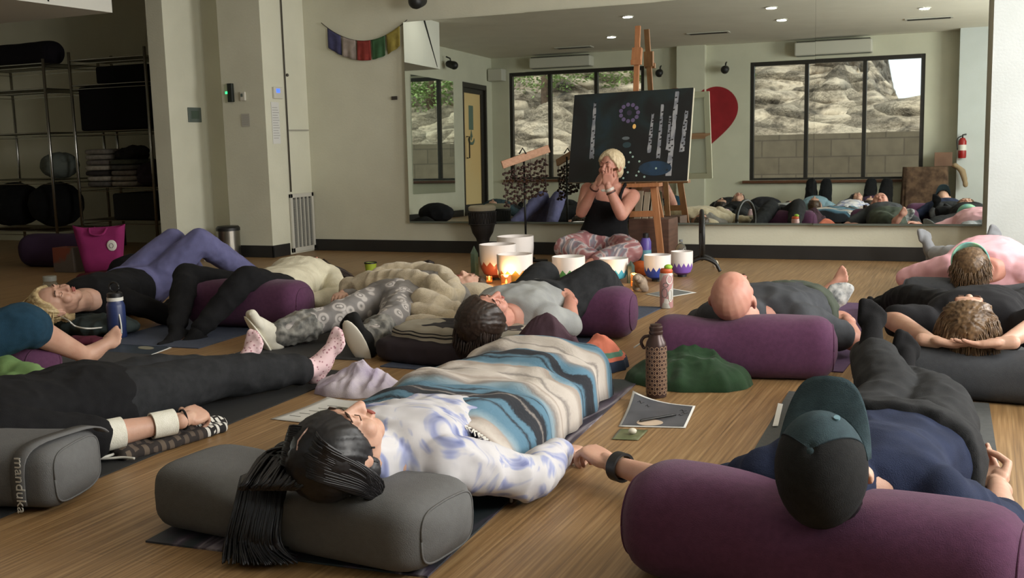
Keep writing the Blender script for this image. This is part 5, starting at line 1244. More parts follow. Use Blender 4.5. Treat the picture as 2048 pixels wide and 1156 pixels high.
bottle('purple water bottle with a turquoise band behind the blue bowl', q, [(.001, .002), (.040, .002), (.042, .01), (.042, .17), (.03, .2), (.001, .2)], M_pur, [(.001, .2), (.022, .2), (.022, .235), (.001, .24)], M_blkp, extra=lambda t, q: MB().lathe([(.0425, .02), (.0425, .11)], q, 24, caps=False).build('label_band', mat('band_turquoise', (104, 160, 176), .5), t, True))
q = P(1362, 530, 0)
bottle('clear glass bottle top showing above the purple bowl', q, [(.001, .002), (.04, .002), (.042, .12), (.03, .15), (.012, .165), (.012, .175), (.001, .176)], M_jar, [(.001, .176), (.014, .176), (.014, .19), (.001, .19)], mat('lid_grey', (120, 124, 130), .4), 'glass_bottle')
o = MB().ell(P(1431, 528, .025), (.022, .022, .03)).build('shell', mat('shell_white', (206, 196, 176), .5), None, True); tag(o, 'small pale shell on the floor right of the black hoop stand', 'shell')
o = MB().box(P(425, 522, 0) - V((.06, .04, 0)), P(425, 522, 0) + V((.08, .06, .04))).build('tissue_box', M_whp, None, False, .005); tag(o, 'small white box on the floor beside the steel bin', 'box')
# ================================================================== DRUM
q = P(967, 512, 0); t = thing('djembe', q, 'black goblet drum with a pale skin in front of the mirror', 'drum')
M_drum = mat('drum_black', (26, 23, 22), .6, (34, 28, 26), 14); ppm = FPX / ((q - CAMP).dot(fw)); hD = 98 / ppm
MB().lathe([(.001, 0), (.062, 0), (.060, .02), (.052, .12), (.058, hD * .36), (.088, hD * .48), (.108, hD * .66), (.112, hD * .88), (.110, hD)], q, 32).build('drum_shell', M_drum, t, 'auto')
MB().lathe([(.112, hD * .93), (.116, hD * .95), (.116, hD), (.100, hD + .012), (.001, hD + .012), (.001, hD)], q, 32).build('drum_skin', mat('drum_skin', (176, 168, 146), .6), t, 'auto')
for z in (hD * .90, hD * .66): MB().tube([q + V((.116 * math.cos(a), .116 * math.sin(a), z)) for a in np.linspace(0, 2 * PI, 33)], .005, 6).build('tension_ring', M_drum, t, True)
rp_ = MB()
for k in range(28): a0, a1 = 2 * PI * k / 28, 2 * PI * (k + .5) / 28; rp_.tube([q + V((.117 * math.cos(a0), .117 * math.sin(a0), hD * .90)), q + V((.113 * math.cos(a1), .113 * math.sin(a1), hD * .66)), q + V((.117 * math.cos(2 * a1 - a0), .117 * math.sin(2 * a1 - a0), hD * .90))], .003, 5)
rp_.build('lacing', M_drum, t)
# ================================================================== CHIME RACK
YC = 7.78; t = thing('chime_stand', PY(1047, 505, YC) * V((1, 1, 0)) if False else V((PY(1047, 500, YC).x, YC, 0)), 'stand with a tilted wooden bar and rows of dark seed-pod chimes', 'chimes')
M_pine = mat('pine_bar', (186, 142, 112), .6, (170, 126, 96), 6, stretch=(1, 12, 12)); M_pod = mat('seed_pods', (46, 28, 22), .6, (62, 38, 28), 30)
a, b_ = PY(1004, 330, YC - .12), PY(1098, 297, YC + .12); d = (b_ - a).normalized(); upv = V((0, 0, 1)); F3 = frame(d, upv); Mx = Matrix.Translation(a) @ F3.to_4x4()
MB().box((-.030, -.012, 0), (.030, .012, (b_ - a).length), 0, Mx).build('wooden_bar', M_pine, t, False, .003)
mid = a.lerp(b_, .44); MB().tube([V((mid.x, mid.y + .02, mid.z)), V((mid.x, mid.y + .02, .01))], .009, 8).build('pole', M_blkp, t, True)
MB().tube([V((mid.x - .18, mid.y + .02, .012)), V((mid.x + .18, mid.y + .02, .012))], .012, 8).build('base_foot', M_blkp, t, True); MB().tube([V((mid.x, mid.y - .15, .012)), V((mid.x, mid.y + .18, .012))], .012, 8).build('base_foot', M_blkp, t, True)
MB().tube([mid + V((-.03, 0, .03)), mid + V((0, 0, .075)), mid + V((.03, 0, .03))], .006, 6).build('hook', M_blkp, t, True)
q_ = random.Random(9)
for r_ in range(7):
    row = MB(); z = -.075 - r_ * .042; ln = (b_ - a).length; pts_ = []
    for k in range(25):
        u = .06 + .88 * k / 24 + (.05 if r_ % 2 else 0) - .03; p = a.lerp(b_, u) + V((0, 0, z + .010 * math.sin(k * 1.7 + r_) + q_.uniform(-.006, .006))); pts_.append(p)
        row.ell(p + V((0, q_.uniform(-.02, .02), 0)), (q_.uniform(.010, .016), .012, q_.uniform(.008, .013)), None, 8, 6)
    row.tube(pts_, .003, 5); row.build('pod_string', M_pod, t, True)
cdm = MB()
for u in (.06, .3, .6, .92): p = a.lerp(b_, u); MB().tube([p + V((0, 0, -.02)), p + V((0, 0, -.34))], .0022, 4).build('hanging_cord', M_pod, t)
# ================================================================== EASEL AND PAINTING
YE = 7.92; M_eas = mat('easel_wood', (168, 116, 76), .55, (150, 100, 64), 5, stretch=(10, 10, 1))
base = V((PY(1290, 480, YE).x, YE, 0)); t = thing('easel', base, 'tall wooden easel holding the dark painting', 'easel')
def beam(name, p, q, w_, d_, M, par, upx=(1, 0, 0)):
    p, q = V(p), V(q); F4 = Matrix.Translation(p) @ frame(q - p, upx).to_4x4(); return MB().box((-w_ / 2, -d_ / 2, 0), (w_ / 2, d_ / 2, (q - p).length), 0, F4).build(name, M, par, False, .002)
top = PY(1276, 52, 8.19); beam('mast', PY(1266, 372, 7.95), top, .042, .022, M_eas, t)
beam('top_clamp', PY(1273, 126, 8.13), PY(1275, 96, 8.15), .075, .045, M_eas, t); beam('top_clamp_lip', PY(1262, 125, 8.11), PY(1283, 124, 8.11), .03, .04, M_eas, t, (0, 1, 0))
lR0, lR1 = PY(1307, 372, 7.86), P(1322, 516, 0); lR1.y = 7.80; lR1 = V((PY(1324, 512, 7.80).x, 7.80, 0)); beam('leg', lR1, lR0, .05, .022, M_eas, t)
lL1 = V((PY(1190, 512, 7.86).x, 7.90, 0)); beam('leg', lL1, PY(1222, 372, 7.88), .05, .022, M_eas, t)
rl = V((base.x + .1, 8.24, 0)); beam('rear_leg', rl, PY(1285, 240, 8.0), .04, .022, M_eas, t)
beam('tray', PY(1185, 373, 7.83), PY(1322, 369, 7.83), .028, .10, M_eas, t, (0, 0, 1)); beam('crossbar', PY(1205, 430, 7.84), PY(1312, 427, 7.84), .045, .022, M_eas, t, (0, 0, 1)); 
M_pnt, n, L, b = newmat('painting_night', .5)
tc = n.new('ShaderNodeTexCoord'); ns = n.new('ShaderNodeTexNoise'); ns.inputs['Scale'].default_value = 3.2; ns.inputs['Detail'].default_value = 5; ns.inputs['Distortion'].default_value = .8; L.new(tc.outputs['Object'], ns.inputs['Vector'])
rp = ramp(n, [(.35, (12, 13, 16)), (.5, (16, 20, 23)), (.6, (20, 34, 36)), (.72, (22, 42, 52)), (.85, (26, 50, 70))]); L.new(ns.outputs['Fac'], rp.inputs[0]); L.new(rp.outputs[0], b.inputs['Base Color'])
cn = [PY(1136, 365, 7.84), PY(1374, 361, 7.84), PY(1387, 175, 8.02), PY(1149, 190, 8.02)]
nf = (cn[1] - cn[0]).cross(cn[3] - cn[0]).normalized(); nf = nf if nf.y < 0 else -nf
pnt = thing('painting', (cn[0] + cn[2]) / 2, 'large dark painting of white birch trunks on the easel', 'painting')
def slab(cs, d0, d1, name, M, par, mi=None):
    m = MB(); m.rings([[c + nf * d0 for c in cs], [c + nf * d1 for c in cs]]); return m.build(name, M, par)
slab(cn, .0, -.004, 'canvas', M_pnt, pnt)
ct = (cn[0] + cn[1] + cn[2] + cn[3]) / 4; M_cvb = mat('canvas_back', (206, 204, 190), .9); M_strt = mat('stretcher_wood', (196, 190, 168), .7)
slab([c.lerp(ct, .005) for c in cn], -.0045, -.007, 'canvas_back', M_cvb, pnt)
def PT(u, v_): return (cn[0] * (1 - u) + cn[1] * u) * (1 - v_) + (cn[3] * (1 - u) + cn[2] * u) * v_
for nm, a_, b2 in (('stretcher_bar', (0, .03), (1, .03)), ('stretcher_bar', (0, .97), (1, .97)), ('stretcher_bar', (.02, 0), (.02, 1)), ('stretcher_bar', (.98, 0), (.98, 1)), ('stretcher_brace', (0, .5), (1, .5))):
    p, q = PT(*a_) - nf * .018, PT(*b2) - nf * .018; F4 = Matrix.Translation(p) @ frame(q - p, nf).to_4x4(); MB().box((-.011, -.022, 0), (.011, .022, (q - p).length), 0, F4).build(nm, M_strt if nm != 'stretcher_brace' else M_pine, pnt)
M_birch = mat('paint_birch_white', (150, 152, 156), .6, (120, 124, 132), 14, mixlo=.45, mixhi=.55); M_bmark = mat('paint_bark_black', (18, 18, 20), .6); q_ = random.Random(4)
def pxuv(x, y):
    vv = (364 - y) / 188; xl = 1135 + 13 * vv; return (x - xl) / 239, vv
for (x0, y0, x1, y1, w_) in ((1191, 196, 1184, 315, 4.5), (1308, 225, 1300, 306, 4), (1327, 207, 1318, 318, 4.5), (1342, 232, 1336, 302, 3), (1356, 182, 1338, 354, 5.5), (1374, 222, 1364, 306, 5)):
    pv, pu = [], []
    K = 14; mk = MB()
    for k in range(K + 1):
        f_ = k / K; x = x0 + (x1 - x0) * f_; y = y0 + (y1 - y0) * f_; ww = w_ * (.65 + .35 * f_) * q_.uniform(.75, 1.1)
        u1, v1 = pxuv(x - ww, y); u2_, v2_ = pxuv(x + ww, y); pv += [PT(u1, v1) + nf * .0012, PT(u2_, v2_) + nf * .0012]
        if q_.random() < .8:
            um, vm = pxuv(x + q_.uniform(-ww, ww), y + 2); mk.add([PT(um, vm) + nf * .002, PT(um + .012, vm + .004) + nf * .002, PT(um + .014, vm + .020) + nf * .002, PT(um - .004, vm + .014) + nf * .002], [(0, 1, 2, 3)])
    MB().add(pv, [(2 * k, 2 * k + 1, 2 * k + 3, 2 * k + 2) for k in range(K)]).build('painted_birch', M_birch, pnt); mk.build('painted_bark_marks', M_bmark, pnt)
def dot(x, y, r, M, nm, ry=None):
    u, v_ = pxuv(x, y); cc = PT(u, v_) + nf * .0014; X = (cn[1] - cn[0]).normalized(); Z = (cn[3] - cn[0]).normalized(); r = r / 262; ry = (ry or r * 262) / 262
    MB().add([cc] + [cc + X * r * math.cos(a) + Z * ry * math.sin(a) for a in np.linspace(0, 2 * PI, 17)[:-1]], [(0, k + 1, (k + 1) % 16 + 1) for k in range(16)]).build(nm, M, pnt)
M_lila = mat('paint_lilac', (96, 84, 118), .6); M_stp = mat('paint_star', (150, 176, 168), .6); M_blu = mat('paint_blue_patch', (26, 56, 84), .6, (20, 40, 54), 8)
dot(1312, 338, 34, M_blu, 'painted_pond', 15)
for k in range(11): dot(1261 + 17.5 * math.cos(k * 2 * PI / 11), 221 - 17.5 * math.sin(k * 2 * PI / 11), 4.2, M_lila, 'painted_petal')
dot(1261, 221, 5.5, mat('paint_violet_dark', (52, 46, 66), .6), 'painted_flower_centre'); dot(1271, 250, 3.6, mat('paint_glow', (236, 190, 110), .5, emit=None), 'painted_candle_flame', 5); dot(1254, 274, 8, mat('paint_grey', (92, 100, 104), .6), 'painted_cloud', 3.5); dot(1256, 288, 9, mat('paint_slate', (40, 60, 66), .6), 'painted_cloud', 6)
for x, y in ((1243, 305), (1263, 304), (1268, 313), (1260, 324), (1281, 323), (1252, 335), (1246, 346), (1258, 345), (1280, 344), (1302, 349), (1291, 355), (1249, 357), (1314, 338), (1275, 352), (1239, 318)): dot(x, y, 2.2, M_stp, 'painted_star')
# ================================================================== HOOP STAND, CRATE, CANVASES
q = V((PY(1404, 525, 7.45).x, 7.45, 0)); t = thing('gong_stand', q, 'black hoop stand on curved feet seen edge-on', 'stand'); M_iron = mat('iron_black', (24, 24, 24), .45)
dv = (q - CAMP) * V((1, 1, 0)); dv.normalize(); pz = V((-dv.y, dv.x, 0)); dv = (dv + pz * .05).normalized(); R0 = .17; cz = PY(1403, 470, 7.45).z
MB().tube([q + dv * R0 * math.cos(a) + V((0, 0, cz + R0 * math.sin(a))) for a in np.linspace(0, 2 * PI, 41)], .014, 8).build('hoop', M_iron, t, True)
for s_ in (-1, 1):
    c = q + dv * (.10 * s_); MB().tube(catmull([c - pz * .12 + V((0, 0, .012)), c - pz * .085 + V((0, 0, .07)), c + V((0, 0, .105)), c + pz * .085 + V((0, 0, .07)), c + pz * .12 + V((0, 0, .012))]), .012, 8).build('curved_foot', M_iron, t, True)
MB().tube([q + V((0, 0, .10)), q + V((0, 0, cz - R0))], .014, 8).build('post', M_iron, t, True)
MB().tube([q - dv * .10 + V((0, 0, .105)), q + dv * .10 + V((0, 0, .105))], .010, 8).build('tie_bar', M_iron, t, True)
M_crt = mat('crate_brown', (96, 68, 54), .7, (80, 56, 44), 5, stretch=(1, 1, 8))
x0 = PY(1262, 440, 8.05).x; x1 = PY(1343, 440, 8.05).x; z1 = PY(1340, 438, 8.0).z
o = MB().box((x0, 7.98, 0), (x1, 8.24, z1)).build('low_cabinet', M_crt, None, False, .006); tag(o, 'low brown cabinet against the mirror behind the easel legs', 'cabinet')
for i, (xa, xb, ya, yb, lab) in enumerate(((1268, 1286, 382, 438, 'leftmost small pale canvas leaning behind the easel leg'), (1284, 1300, 384, 440, 'second small pale canvas leaning behind the easel leg'), (1299, 1309, 386, 440, 'narrow pale canvas touching the easel leg'))):
    A_, B_ = PY(xa, yb, 8.02 + i * .03), PY(xb, ya, 8.10 + i * .03); o = MB().add([V((A_.x, A_.y, z1)), V((B_.x, A_.y, z1)), V((B_.x, B_.y, B_.z)), V((A_.x, B_.y, B_.z)), V((A_.x, A_.y + .02, z1)), V((B_.x, A_.y + .02, z1)), V((B_.x, B_.y + .02, B_.z)), V((A_.x, B_.y + .02, B_.z))], [(0, 1, 2, 3), (4, 7, 6, 5), (0, 4, 5, 1), (1, 5, 6, 2), (2, 6, 7, 3), (3, 7, 4, 0)]).build('small_canvas', [mat('canvas_beige', (150, 136, 116), .8), ], None); tag(o, lab, 'canvas')
# ================================================================== THINGS ON THE WALLS AND IN THE ALCOVE
def wallbox(name, label, cat, c, sx_, sy_, sz_, M, bev=.004):
    o = MB().box((-sx_ / 2, -sy_ / 2, -sz_ / 2), (sx_ / 2, sy_ / 2, sz_ / 2)).build(name, M, None, False, bev); o.location = c; tag(o, label, cat); return o
def sub(o, name, a, b_, M): return MB().box(a, b_).build(name, M, o) 
M_dev = mat('device_grey', (88, 98, 92), .5); M_off = mat('plastic_offwhite', (196, 194, 182), .5)
o = wallbox('wall_keypad', 'grey-green control panel on the narrow column', 'keypad', (-6.494, 7.70, 1.265), .014, .17, .13, M_dev); sub(o, 'screen', (.007, -.05, -.035), (.009, .05, .035), mat('screen_green', (70, 84, 74), .3))
o = wallbox('wall_sensor', 'black wall sensor with a green light on the pier', 'sensor', (-6.06, 7.672, 1.44), .05, .035, .16, mat('device_black', (30, 36, 32), .4)); sub(o, 'green_light', (-.045, -.019, -.01), (-.022, -.017, .012), mat('led_green', (60, 220, 120), .4, emit=((60, 230, 130), 2.0)))
o = wallbox('thermostat', 'small white thermostat right of the black sensor', 'thermostat', (-5.935, 7.678, 1.405), .05, .022, .075, M_off); sub(o, 'screen', (-.016, -.013, -.005), (.006, -.0112, .022), M_dev)
o = wallbox('thermostat', 'white thermostat with a glowing blue display above the taped notice', 'thermostat', (-5.71, 7.87, 1.43), .02, .13, .10, M_off); sub(o, 'screen', (.0105, -.03, 0), (.012, .02, .035), mat('led_blue', (80, 120, 240), .4, emit=((70, 110, 255), 1.2)))
o = wallbox('notice', 'white sheet of typed text taped below the blue-lit thermostat', 'notice', (-5.717, 7.83, 1.17), .002, .11, .36, M_wpap, 0)
for k in range(13): sub(o, 'text_line', (.001, -.042, .13 - k * .022), (.0018, .03 + .01 * (k % 3), .135 - k * .022), mat('ink_grey', (150, 150, 146), .7))
o = wallbox('notice', 'small grey note below the white thermostat on the pier', 'notice', (-5.93, 7.687, 1.20), .09, .002, .11, mat('paper_grey', (172, 170, 160), .8), 0)
for k in range(5): sub(o, 'text_line', (-.035, -.0018, .035 - k * .018), (.03, -.001, .039 - k * .018), mat('ink_grey', (150, 150, 146), .7))
o = wallbox('wall_socket', 'small dark socket plate left of the mirror', 'socket', (-4.80, 8.322, 1.36), .055, .012, .03, mat('socket_brown', (60, 54, 48), .5), .002)
# panel door, conduit and grille on the short return wall
struct(MB().box((-5.722, 7.99, 1.10), (-5.700, 8.30, 1.112)).box((-5.722, 7.985, .56), (-5.714, 7.992, CEIL)).build('trim_return_panel', mat('trim_line', (150, 148, 136), .7)))
o = MB().tube([(-5.705, 7.99, CEIL), (-5.705, 7.985, .56)], .006, 6).build('conduit', mat('conduit_dark', (70, 66, 60), .6), None, True); tag(o, 'thin dark cable running down the return wall to the grille', 'cable')
o = MB().ell((-5.71, 8.03, 1.59), (.012, .014, .014)).build('round_knob', mat('knob_dark', (60, 56, 50), .4), None, True); tag(o, 'small dark knob on the return wall above the grille', 'knob')
g = MB(); y0, y1, z0, z1 = 7.96, 8.315, .015, .54; xg = -5.716
g.box((xg, y0, z0), (xg + .02, y0 + .03, z1)); g.box((xg, y1 - .03, z0), (xg + .02, y1, z1)); g.box((xg, y0, z0), (xg + .02, y1, z0 + .04)); g.box((xg, y0, z1 - .035), (xg + .02, y1, z1))
M_gr = mat('grille_white', (190, 188, 178), .6); go = g.build('vent_grille', M_gr, None, False, .002); tag(go, 'white return-air grille low on the short side wall', 'grille')
MB().box((xg - .001, y0 + .03, z0 + .04), (xg + .003, y1 - .03, z1 - .035)).build('grille_backing', mat('grille_dark', (70, 70, 66), .9), go)
sl = MB(); 
for k in range(4): y = y0 + .03 + (y1 - y0 - .06) * (k + 1) / 5; sl.box((xg + .003, y - .006, z0 + .04), (xg + .018, y + .006, z1 - .035))
sl.build('grille_mullion', M_gr, go); fl_ = MB()
for k in range(44): z = z0 + .046 + k * .0098; fl_.box((xg + .004, y0 + .03, z), (xg + .012, y1 - .03, z + .004))
fl_.build('grille_louvres', mat('louvre_grey', (150, 150, 142), .6), go)
# prayer flags
s0, s1 = V((-5.52, 8.318, 2.055)), V((-4.64, 8.318, 2.02)); fcol = [('blue', (74, 74, 108)), ('white', (160, 148, 140)), ('red', (146, 62, 56)), ('green', (68, 104, 72)), ('yellow', (156, 142, 72))]
def cat_(u): return s0.lerp(s1, u) + V((0, 0, -.17 * (1 - (2 * u - 1) ** 2)))
o = MB().tube([cat_(k / 24) for k in range(25)], .0035, 6).build('flag_string', mat('string_dark', (60, 54, 48), .8), None, True); tag(o, 'sagging string of the prayer flags left of the mirror', 'string')
for i, (nm, c) in enumerate(fcol):
    u0, u1 = .08 + i * .172, .08 + i * .172 + .155; vs = []; K = 8; q_ = random.Random(i)
    for j in range(K + 1):
        for k in range(K + 1):
            u = u0 + (u1 - u0) * k / K; p = cat_(u) + V((0, 0, -.17 * j / K)); p.y -= .012 + .010 * math.sin(k * 1.3 + i) * j / K; vs.append(p)
    o = MB().add(vs, [(j * (K + 1) + k, j * (K + 1) + k + 1, (j + 1) * (K + 1) + k + 1, (j + 1) * (K + 1) + k) for j in range(K) for k in range(K)]).build('prayer_flag', cloth('flag_' + nm, c, tuple(int(x * .86) for x in c), 18), None, True); sd_ = o.modifiers.new('s', 'SOLIDIFY'); sd_.thickness = .002
    tag(o, nm + ' prayer flag hanging on the string left of the mirror', 'flag', 'prayer flags')
# round black speakers / lamps
M_spk = mat('speaker_black', (22, 22, 22), .5)
def spk(label, c, ax):
    c = V(c); ax = V(ax).normalized(); t = thing('spotlight', c, label, 'spotlight'); MB().cap(c - ax * .04, c + ax * .05, .055, .065, 18).build('lamp_head', M_spk, t, True); MB().tube([c, c - ax * .02 + V((0, 0, .09)), c - ax * .09 + V((0, 0, .10))], .012, 8).build('bracket', M_spk, t, True)
spk('round black spotlight on the wall above the prayer flags', (-4.44, 8.17, 2.15), (0, -1, -.2)); spk('round black spotlight on the rear wall left of the pilaster', (-4.55, REARY + .15, 2.26), (0, 1, -.2)); spk('round black spotlight on the rear wall between pilaster and wide window', (-3.49, REARY + .15, 2.26), (0, 1, -.2)); spk('round black spotlight on the side wall above the side mirror', (-7.42, 1.37, 2.38), (1, 0, -.3))
# heating and cooling units over the rear windows
def ac(label, x0, x1, z0, z1):
    o = MB().box((x0, REARY + .005, z0), (x1, REARY + .24, z1)).build('air_unit', M_off, None, False, .02); tag(o, label, 'air conditioner'); MB().box((x0 + .03, REARY + .16, z1 + .0), (x1 - .03, REARY + .22, z1 + .012)).build('air_intake', M_spk, o); MB().box((x0 + .03, REARY + .12, z0 - .004), (x1 - .03, REARY + .2, z0)).build('air_outlet', M_dev, o)
ac('white wall air unit above the wide rear window', -2.43, -1.30, 2.40, 2.60); ac('white wall air unit above the other rear window', -6.77, -5.70, 2.43, 2.60)
wallbox('wall_speaker', 'small white speaker box high in the corner by the amber door', 'speaker', (-7.42, REARY + .12, 2.36), .26, .2, .2, M_off, .01)
# ceiling fittings
for x, y, lab in ((-6.2, 4.6, 'added unseen as fill over the left side'), (-4.6, 5.6, 'added unseen as fill over the drum side of the room'), (-4.85, 1.28, 'left of the easel'), (-4.08, 3.16, 'nearest the mirror over the middle'), (-2.29, 3.03, 'nearest the mirror on the right'), (-2.32, 1.88, 'over the middle right'), (-.55, 2.04, 'in the right corner')):  # first two fixtures are unseen additions that fill the left side with light
    o = MB().lathe([(.05, 0), (.075, 0), (.075, -.008), (.05, -.008), (.045, 0)], (x, y, CEIL), 24, caps=False).build('ceiling_light', M_whp, None, 'auto'); tag(o, 'recessed round ceiling light ' + lab, 'ceiling light', 'recessed ceiling lights')
    MB().lathe([(.05, 0), (.001, 0)], (x, y, CEIL - .002), 24, caps=False).build('lens', mat('lamp_dim', (235, 225, 205), .5, emit=((255, 235, 200), .5)), o)
    l = bpy.data.lights.new('ceiling_lamp', 'AREA'); l.shape = 'DISK'; l.size = .12; l.energy = 2.2; l.color = (1, .93, .82); lo = bpy.data.objects.new('ceiling_lamp', l); COL.objects.link(lo); lo.location = (x, y, CEIL - .012)
for x, y, lab in ((-5.76, .28, 'beyond the other rear window'), (-3.47, .99, 'before the pilaster'), (-.51, 1.03, 'over the right end')):
    o = MB().box((x - .3, y - .09, CEIL - .012), (x + .3, y + .09, CEIL - .001)).build('ceiling_vent', M_gr); tag(o, 'slotted ceiling vent ' + lab, 'vent', 'ceiling vents'); fm = MB()
    for k in range(5): fm.box((x - .27, y - .07 + k * .03, CEIL - .014), (x + .27, y - .055 + k * .03, CEIL - .0121))
    fm.build('vent_slots', M_spk, o)
# fire extinguisher, cloth-covered stool and box in the rear right corner
q = V((-.03, REARY + .38, .98)); t = thing('fire_extinguisher', q, 'red fire extinguisher on the rear column', 'fire extinguisher')
MB().lathe([(.001, -.17), (.05, -.17), (.055, -.15), (.055, .07), (.03, .12), (.001, .12)], q, 20).build('cylinder', mat('extinguisher_red', (150, 24, 24), .35), t, 'auto'); MB().tube([q + V((0, 0, .12)), q + V((0, 0, .16)), q + V((.05, 0, .17))], .012, 8).build('valve', M_spk, t, True); MB().tube(catmull([q + V((-.01, 0, .15)), q + V((-.07, 0, .1)), q + V((-.065, .01, -.05))]), .008, 6).build('hose', M_spk, t, True); MB().lathe([(.0556, -.06), (.0556, .02)], q, 20, caps=False).build('label', M_whp, t, True)
M_brn = cloth('cloth_brown_print', (112, 90, 72), (72, 56, 46), 12, bump=.8)
def skirt(name, label, cat, c, hx, hy, h, M, seed):
    c = V(c); rs = []; n_ = 64
    def rect(a, ex_, ey_): k = .28; return V((ex_ * math.copysign(abs(math.cos(a)) ** k, math.cos(a)), ey_ * math.copysign(abs(math.sin(a)) ** k, math.sin(a)), 0))
    for i in range(9):
        f_ = i / 8; rs.append([c + rect(a, hx, hy) * (1 + .06 * f_ + .035 * f_ * math.sin(a * 13 + seed)) + V((0, 0, h * (1 - f_) + .006)) for a in np.linspace(0, 2 * PI, n_ + 1)[:-1]])
    o = MB().rings(rs, 0, True, True).build(name, M, None, True); tag(o, label, cat); return o
skirt('covered_table', 'small table under a brown patterned cloth by the rear right corner', 'table', (-.52, -.30, 0), .31, .24, .69, M_brn, 1)
o = MB().box((-.40, -.42, .70), (-.16, -.18, .90)).build('cardboard_box', mat('cardboard', (128, 98, 80), .8, (110, 82, 66), 5), None, False, .004); tag(o, 'reddish cardboard box on the cloth-covered table', 'box')
lump('throw', 'beige throw hanging off the side of the cloth-covered table', 'throw', [('c', [(V((-.12, -.22, .71)), .03), (V((-.02, -.20, .62)), .04), (V((.03, -.18, .42)), .03)]), ('c', [(V((-.14, -.36, .71)), .03), (V((-.02, -.36, .64)), .035), (V((.03, -.35, .45)), .02)])], cloth('throw_beige', (160, 140, 112)), .012, 4, .008, 10, 3)
q = V((-5.2, REARY - .045, .60)); bottle('slim blue bottle standing on the rear window sill', q, [(.001, 0), (.032, 0), (.032, .17), (.02, .2), (.001, .2)], mat('bottle_slate_blue', (64, 92, 132), .35), [(.001, .2), (.018, .2), (.018, .23), (.001, .23)], M_blkp)
# bin
q = V((-6.06, 7.52, 0)); t = thing('pedal_bin', q, 'small steel pedal bin with a black lid beside the pier', 'bin'); M_steel = mat('brushed_steel', (150, 146, 138), .28, metal=1.0)
MB().lathe([(.001, .02), (.10, .02), (.10, .25), (.001, .25)], q, 32).build('bin_body', M_steel, t, 'auto'); MB().lathe([(.001, .25), (.104, .25), (.104, .275), (.09, .29), (.001, .295)], q, 32).build('lid', M_blkp, t, 'auto'); MB().lathe([(.001, 0), (.103, 0), (.103, .022), (.001, .022)], q, 32).build('base', M_blkp, t, 'auto'); MB().box(q + V((-.03, -.135, .015)), q + V((.03, -.095, .03))).build('pedal', M_steel, t)
# wire shelving
M_chr = mat('chrome_wire', (170, 170, 166), .25, metal=1.0)
def shelving(label, x0, x1, y0, y1, h, levels):
    t = thing('wire_shelving', ((x0 + x1) / 2, (y0 + y1) / 2, 0), label, 'shelving')
    for x in (x0, x1):
        for y in (y0, y1): MB().tube([(x, y, 0), (x, y, h)], .015, 10).build('post', M_chr, t, True)
    for z in levels:
        m = MB()
        for y in (y0, y1): m.tube([(x0, y, z), (x1, y, z)], .005, 5); m.tube([(x0, y, z - .035), (x1, y, z - .035)], .004, 5)
        for x in (x0, x1): m.tube([(x, y0, z), (x, y1, z)], .005, 5); m.tube([(x, y0, z - .035), (x, y1, z - .035)], .004, 5)
        for k in range(1, 24): x = x0 + (x1 - x0) * k / 24; m.tube([(x, y0, z), (x, y1, z)], .0022, 4)
        m.build('shelf', M_chr, t)
shelving('chrome wire shelving beside the column, stacked with black boxes and blankets', -8.14, -7.2, 7.9, 8.45, 1.92, (.30, .62, 1.16, 1.60, 1.84))
shelving('chrome wire shelving at the far left with a dark bolster on top', -9.55, -8.32, 7.75, 8.45, 1.86, (.20, .70, 1.16, 1.58, 1.82))
M_kblk = cloth('storage_black', (16, 16, 17), (12, 12, 13)); 
def sbox(name, label, cat, a, b_, M, grp=None, bev=.02): o = MB().box(a, b_).build(name, M, None, False, bev); tag(o, label, cat, grp); return o
sbox('storage_box', 'large black storage box on the middle of the shelving by the column', 'box', (-8.09, 7.93, 1.165), (-7.25, 8.42, 1.585), M_kblk); sbox('storage_box', 'flat black box on the upper shelf by the column', 'box', (-7.85, 7.93, 1.605), (-7.25, 8.42, 1.77), M_kblk)
q_ = random.Random(2)
GB = [(-8.10, -7.80, .625, [(104, 100, 96), (165, 158, 148), (60, 56, 56), (170, 164, 152), (120, 114, 108), (150, 144, 136), (135, 130, 122)]), (-7.78, -7.48, .625, [(150, 142, 130), (140, 134, 124), (120, 114, 108), (96, 94, 90), (80, 84, 72)])]
for gi, (xa, xb, z, cols) in enumerate(GB):
    for i, c in enumerate(cols):
        o = MB().ell(((xa + xb) / 2 + q_.uniform(-.01, .01), 8.12, z + .026), ((xb - xa) / 2, .2, .027), None, 28, 10, 0, .4).build('folded_blanket', cloth('blanket_stack_%d_%d' % (gi, i), c, tuple(int(x * .85) for x in c), 30), None, True); z += .052
        tag(o, ['grey', 'pale grey', 'mid grey', 'light grey', 'charcoal', 'black', 'silver grey'][i] + ' folded blanket, number %s from the bottom of the %s stack on the shelf' % (['one', 'two', 'three', 'four', 'five', 'six', 'seven'][i], ['left', 'right'][gi]), 'blanket', 'folded blankets on the shelf')
lump('bag', 'dark purple bag slumped on the shelf beside the column', 'bag', [('e', (-7.34, 8.1, .74), (.16, .2, .12)), ('e', (-7.30, 8.05, .70), (.14, .2, .08))], cloth('bag_dark', (44, 36, 44)), fold=.01)
lump('sweater', 'dark jumper heaped on the right blanket stack', 'sweater', [('e', (-7.62, 8.1, .93), (.16, .16, .06)), ('e', (-7.52, 8.05, .96), (.1, .12, .05))], cloth('jumper_dark', (34, 32, 32)), fold=.014, seed=5)
lump('cushion', 'grey-green round cushion on the far left shelving', 'cushion', [('e', (-8.53, 8.05, .84), (.17, .2, .13))], cloth('cushion_grey', (96, 102, 96)), fold=.006)
bolster('black bolster lying on top of the far left shelving', (-9.35, 8.05, 1.825), (-8.38, 8.0, 1.825), .13, cloth('bolster_black', (22, 19, 26)), .9, .1, seam=False)
